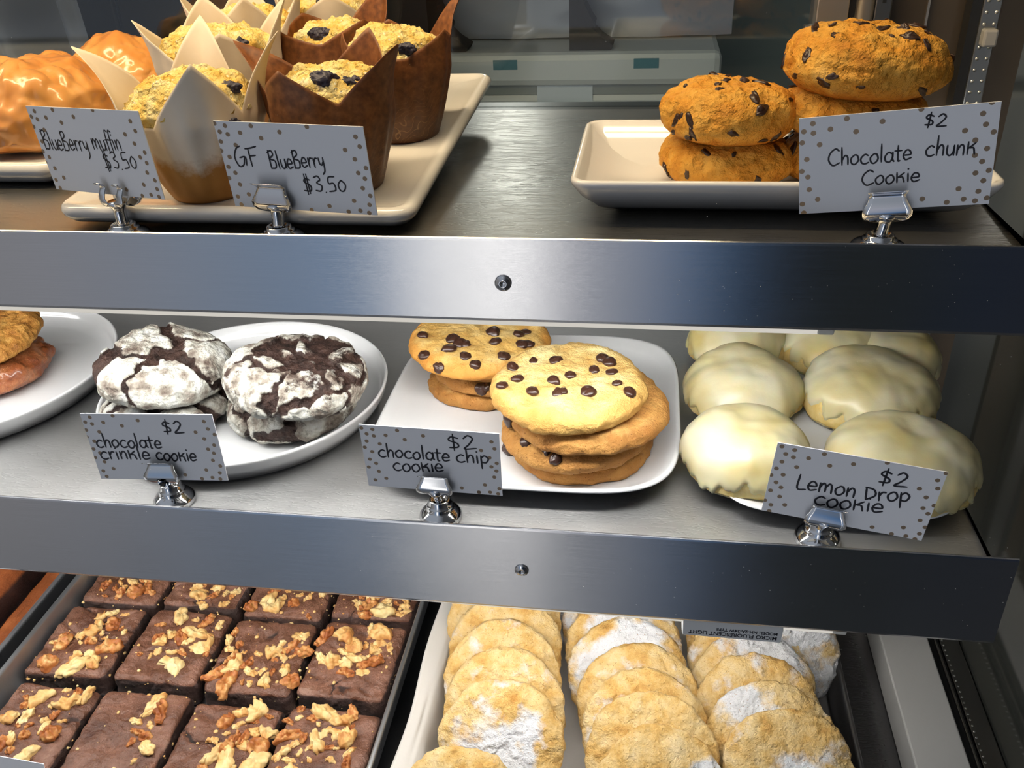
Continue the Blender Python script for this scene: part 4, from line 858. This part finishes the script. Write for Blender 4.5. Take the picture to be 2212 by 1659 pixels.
for rw, L in SPEC.items():
    for k, (px, py, tl, pw, pt) in enumerate(L):
        c, z = shingle(px, py, tl)
        if k == len(L)-1: lab = {0: 'frontmost cookie of the left powdered row, browned rim cut off by the frame', 1: 'frontmost cookie of the middle powdered row, browned rim and pale underside', 2: 'frontmost cookie of the right powdered row, white powder patch facing front'}[rw]
        elif rw == 0 and k == 4: lab = 'cookie with the largest white sugar patch, second from front in left powdered row'
        else: lab = 'powdered cookie, %s from the back in the %s shingled row' % ('first' if k == 0 else nth[k], ROWN[rw])
        pcookie(lab, c, z, tl, 300+rw*10+k, powder=pw, patch=pt, rz=R(random.Random(rw*9+k).uniform(-4, 4)))
pcookie('heavily powdered cookie leaning at the back right behind the right row', (.1230, .512), ZF+.040, 58, 340, powder=.62, rz=R(14), r=.036)
pcookie('pale powdered cookie wedged between left and middle rows at the back', (-.046, .560), ZF+.036, 50, 341, powder=.7, rz=R(-14), r=.038)
# ================================================================== top shelf: muffins and caramel pastries
M_MU = food('muffin_top', [(.26, 'DE9A36'), (.38, 'EFC258'), (.5, 'F7DC88'), (.64, 'FBEBB4'), (.8, 'FDF5DA')], 85., .55, (150., 1., .006), (420., .5, .0018), specks=(260., .2, 'FBF3DA'))
def paper(name, stops, sc_, attr_cols, rough):
    m = food(name, stops, sc_, rough, (90., .15, .001), attr='grease', attr_cols=attr_cols, attr2=.7)
    return m
M_PW = paper('white_baking_paper', [(.3, 'E2D2BC'), (.6, 'EADCC8'), (.8, 'EFE4D4')], 30., [(.3, '8A5A28'), (.55, 'AE7A3A'), (.8, 'C99A58')], .55)
m = bpy.data.materials.new('brown_printed_paper'); m.use_nodes = True; t = NT(m.node_tree)
o = t.n('ShaderNodeTexCoord').outputs['Object']
n0 = t.n('ShaderNodeTexNoise', {'Vector': o, 'Scale': 260., 'Detail': 4.}).outputs[0]
base = t.ramp(n0, [(.3, '5E3416'), (.5, '7A4822'), (.7, '8E5A30')])
ga = t.n('ShaderNodeAttribute', attribute_name='grease').outputs['Fac']
base = t.mix(t.math('MULTIPLY', ga, .75), base, lin('3A2210'))
w1 = t.n('ShaderNodeTexWave', {'Vector': o, 'Scale': 52., 'Distortion': 9., 'Detail': 1.5, 'Detail Scale': 1.6}, wave_type='RINGS').outputs[0]
ln = t.n('ShaderNodeMapRange', {0: t.math('ABSOLUTE', t.math('SUBTRACT', w1, .5)), 1: .03, 2: .10, 3: .55, 4: 0.}).outputs[0]
ou = t.n('ShaderNodeAttribute', attribute_name='outer').outputs['Fac']
base = t.mix(t.math('MULTIPLY', t.math('MULTIPLY', ln, ga), ou), base, lin('9A7448'))
b = t.n('ShaderNodeBsdfPrincipled', {'Base Color': base, 'Roughness': .5})
t.n('ShaderNodeOutputMaterial', {0: b.outputs[0]}); M_PB = m
def muffin(lab, cx, cy, z, mat, peaks, r0=.0180, r1=.0335, zs=.040, dome=.031, dh=.026, berries=(), sd=1, low=.048, name='blueberry_muffin', group='white paper muffins'):
    """tulip-wrapped muffin; peaks = [(angle deg, height, extra flare)]"""
    th = thing(name, lab, 'muffin', (cx, cy, z), group=group)
    n = 192; A_ = np.arange(n)*2*math.pi/n; H = np.full(n, low); FL = np.zeros(n)
    for ang, hp, fl in peaks:
        d = np.abs((A_-R(ang)+math.pi) % (2*math.pi)-math.pi); w = R(43); tri = np.clip(1-d/w, 0, 1)
        H = np.maximum(H, low+(hp-low)*tri); FL += fl*tri
    m_ = 26; L = []; gre = []
    for i in range(m_+1):
        tt = i/m_; zz = H*tt
        rr_ = r0+(r1-r0)*np.clip(zz/zs, 0, 1)**.85
        ex = np.clip((zz-zs)/.03, 0, 1.4)
        sqr = 1+.05*np.cos(4*(A_-R(peaks[0][0])))*np.clip(zz/zs, 0, 1)
        pl = .0005*np.sin(A_*16+sd)*np.clip(zz/.02, 0, 1)*np.clip(1-ex*2, 0, 1)
        fold = -.0012*np.exp(-((H-low)/.004)**2)*np.clip((zz-.02)/.03, 0, 1)
        rr_ = rr_*sqr+pl+fold+FL*ex*ex+.0012*perlin(np.column_stack([np.cos(A_)*3+sd, np.sin(A_)*3, zz*40]))*np.clip(zz/.03, 0, 1)
        L.append(np.column_stack([rr_*np.cos(A_), rr_*np.sin(A_), zz])); gre.append(np.clip(1-(zz-.004)/.040+.35*perlin(np.column_stack([np.cos(A_)*2+sd, np.sin(A_)*2, zz*30])), 0, 1))
    g_ = np.concatenate(gre); nv = len(g_); V = np.concatenate(L)
    N2 = np.column_stack([np.cos(np.tile(A_, m_+1)), np.sin(np.tile(A_, m_+1)), np.zeros(nv)])
    V = np.concatenate([V, V-N2*.00035]); F = []
    for i in range(m_):
        for j in range(n):
            a, b_ = i*n+j, i*n+(j+1) % n; F += [(a, b_, b_+n, a+n), (nv+a, nv+a+n, nv+b_+n, nv+b_)]
    e = m_*n
    for j in range(n): F.append((e+j, e+(j+1) % n, nv+e+(j+1) % n, nv+e+j))
    F.append(tuple(reversed(range(n))))
    mk('paper_wrapper', V, F, mat, th, attrs={'grease': np.concatenate([g_, g_*.4]), 'outer': np.r_[np.ones(nv), np.zeros(nv)]})
    V, F = puck(dome, dh, zs-.006, .62, .95, 150, 56, seed=sd, wob=.04, amps=((32, .0022), (85, .0018), (190, .0011), (400, .0006)))
    k = np.clip((V[:, 2]-.0)/(zs-.01), 0, 1); Rw = (r0+(r1-r0)*np.clip(V[:, 2]/zs, 0, 1)**.85)*.90; rr0 = np.hypot(V[:, 0], V[:, 1]); V[:, :2] *= np.where(V[:, 2] < low*1.06, np.minimum(1, Rw/np.maximum(rr0, 1e-6)), 1.)[:, None]; V[:, 2] = V[:, 2]+.0008
    c = mk('cake', V, F, M_MU, th)
    for ang, fr, s in berries:
        x, y = fr*dome*math.cos(R(ang)), fr*dome*math.sin(R(ang)); kk = np.argmin((V[:, 0]-x)**2+(V[:, 1]-y)**2-(V[:, 2] > zs)*1.)
        vb, fb = puck(.0046, .0034, .0034, .6, .9, 40, 26, seed=sd+int(ang), wob=.35, amps=((120, .0012), (300, .0010), (600, .0005))); bo = mk('blueberry', vb, fb, M_BERRY, th); bo.location = Vector(V[kk])-Vector((0, 0, .0056*s)); bo.scale = (s*1.25, s*.95, s)
    return th
WH, BN = 'blueberry muffins in white paper', 'blueberry muffins in brown paper'
muffin('front blueberry muffin in white tulip paper, beside its BlueBerry Muffin card', -.2330, .4410, PLT(.4410-.018), M_PW, [(-58, .072, .0005), (20, .079, .008), (103, .082, .010), (188, .077, .014)], r0=.0190, r1=.0350, zs=.041, low=.042, dome=.0332, sd=21, berries=[(330, .95, 1.), (345, .8, .8)], group=WH)
muffin('white paper muffin with golden top, directly behind the front white one', -.2580, .532, PLT(.532-.018), M_PW, [(-60, .066, .0), (30, .080, .006), (120, .078, .004), (205, .072, .008)], r1=.0355, zs=.044, low=.051, dome=.0360, sd=22, berries=[(325, .72, .9)], group=WH)
muffin('white paper muffin third from the front, sugary top by the frame edge', -.2690, .604, PLT(.604-.018), M_PW, [(-65, .072, .002), (20, .076, .004), (110, .074, .004), (200, .074, .004)], dome=.0325, sd=23, group=WH)
muffin('white paper muffin at the back right, cut off by the top of the photo', -.2270, .652, PLT(.652-.018), M_PW, [(-70, .064, .0), (10, .070, .004), (95, .074, .004), (190, .072, .004)], dome=.0325, sd=24, berries=[(280, .7, .8)], group=WH)
muffin('front muffin in dark brown tulip paper, behind the GF BlueBerry card', -.1640, .4530, PLT(.4530-.018), M_PB, [(-108, .066, .001), (-18, .074, .008), (70, .074, .004), (165, .072, .017)], r0=.0225, r1=.0335, dome=.0330, sd=25, berries=[(282, .55, 1.15), (318, .62, .9)], low=.049, group=BN, name='gluten_free_muffin')
muffin('brown paper muffin with a sunken blueberry, between white muffins and right brown one', -.2000, .5760, PLT(.5760-.018), M_PB, [(-42, .062, .003), (50, .078, .004), (140, .060, .0), (225, .056, .0)], r0=.0215, zs=.035, dome=.0320, sd=26, berries=[(262, .42, 1.2)], low=.049, group=BN, name='gluten_free_muffin')
muffin('rightmost brown paper muffin with one tall pointed flap', -.1500, .5370, PLT(.5370-.018), M_PB, [(-20, .062, .001), (28, .080, .008), (110, .062, .0), (215, .062, .0)], r0=.0215, r1=.0325, dome=.0310, sd=27, berries=[(300, .82, .9)], low=.049, group=BN, name='gluten_free_muffin')
M_CA = food('caramel_glaze', [(.3, 'C07C38'), (.5, 'D2924A'), (.62, 'DDA45E'), (.8, 'E4B478')], 22., .36, (45., .15, .003), attr='bare', attr_cols=[(.3, '8A4E1E'), (.7, 'AE6E30')], attr2=.4, coat=.6, detail=3., sss=.15, attr_rough=.7)
for lab, cx, cy, r, h, sd, sx in (('large lumpy caramel glazed pastry at left edge of top shelf', -.390, .540, .048, .050, 51, 1.1), ('lumpy caramel glazed pastry behind the large one, by the white muffin', -.366, .612, .044, .050, 52, 1.), ('caramel pastry partly hidden behind the white paper muffins', -.318, .648, .034, .048, 53, 1.)):
    th = thing('caramel_pastry', lab, 'pastry', (cx, cy, S1+.0125), (0, 0, sd*.7), 'caramel glazed pastries on the left platter')
    V, F = puck(r, h*.80, h*.20, .60, .95, 200, 80, wob=.07, seed=sd, sx=sx, amps=((20, .0040), (48, .0026)))
    N = normals(V, F); q = V[np.random.RandomState(sd).choice(len(V), 16)]; d, gap, _i = voro(V+np.stack([fbm(V*50+k_*5, 2) for k_ in range(3)], 1)*.008, q); V = V+N*(.0046*np.exp(-(d/.0120)**2)+.0015*fbm(V*50+sd, 3)-.0005*np.abs(fbm(V*110, 2)))[:, None]*np.clip(V[:, 2]/.01, 0, 1)[:, None]
    mk('body', V, F, M_CA, th, attrs={'bare': np.clip(.30*fbm(V*34+sd, 3)+.12+.35*(V[:, 2] < h*.12), 0, 1)})
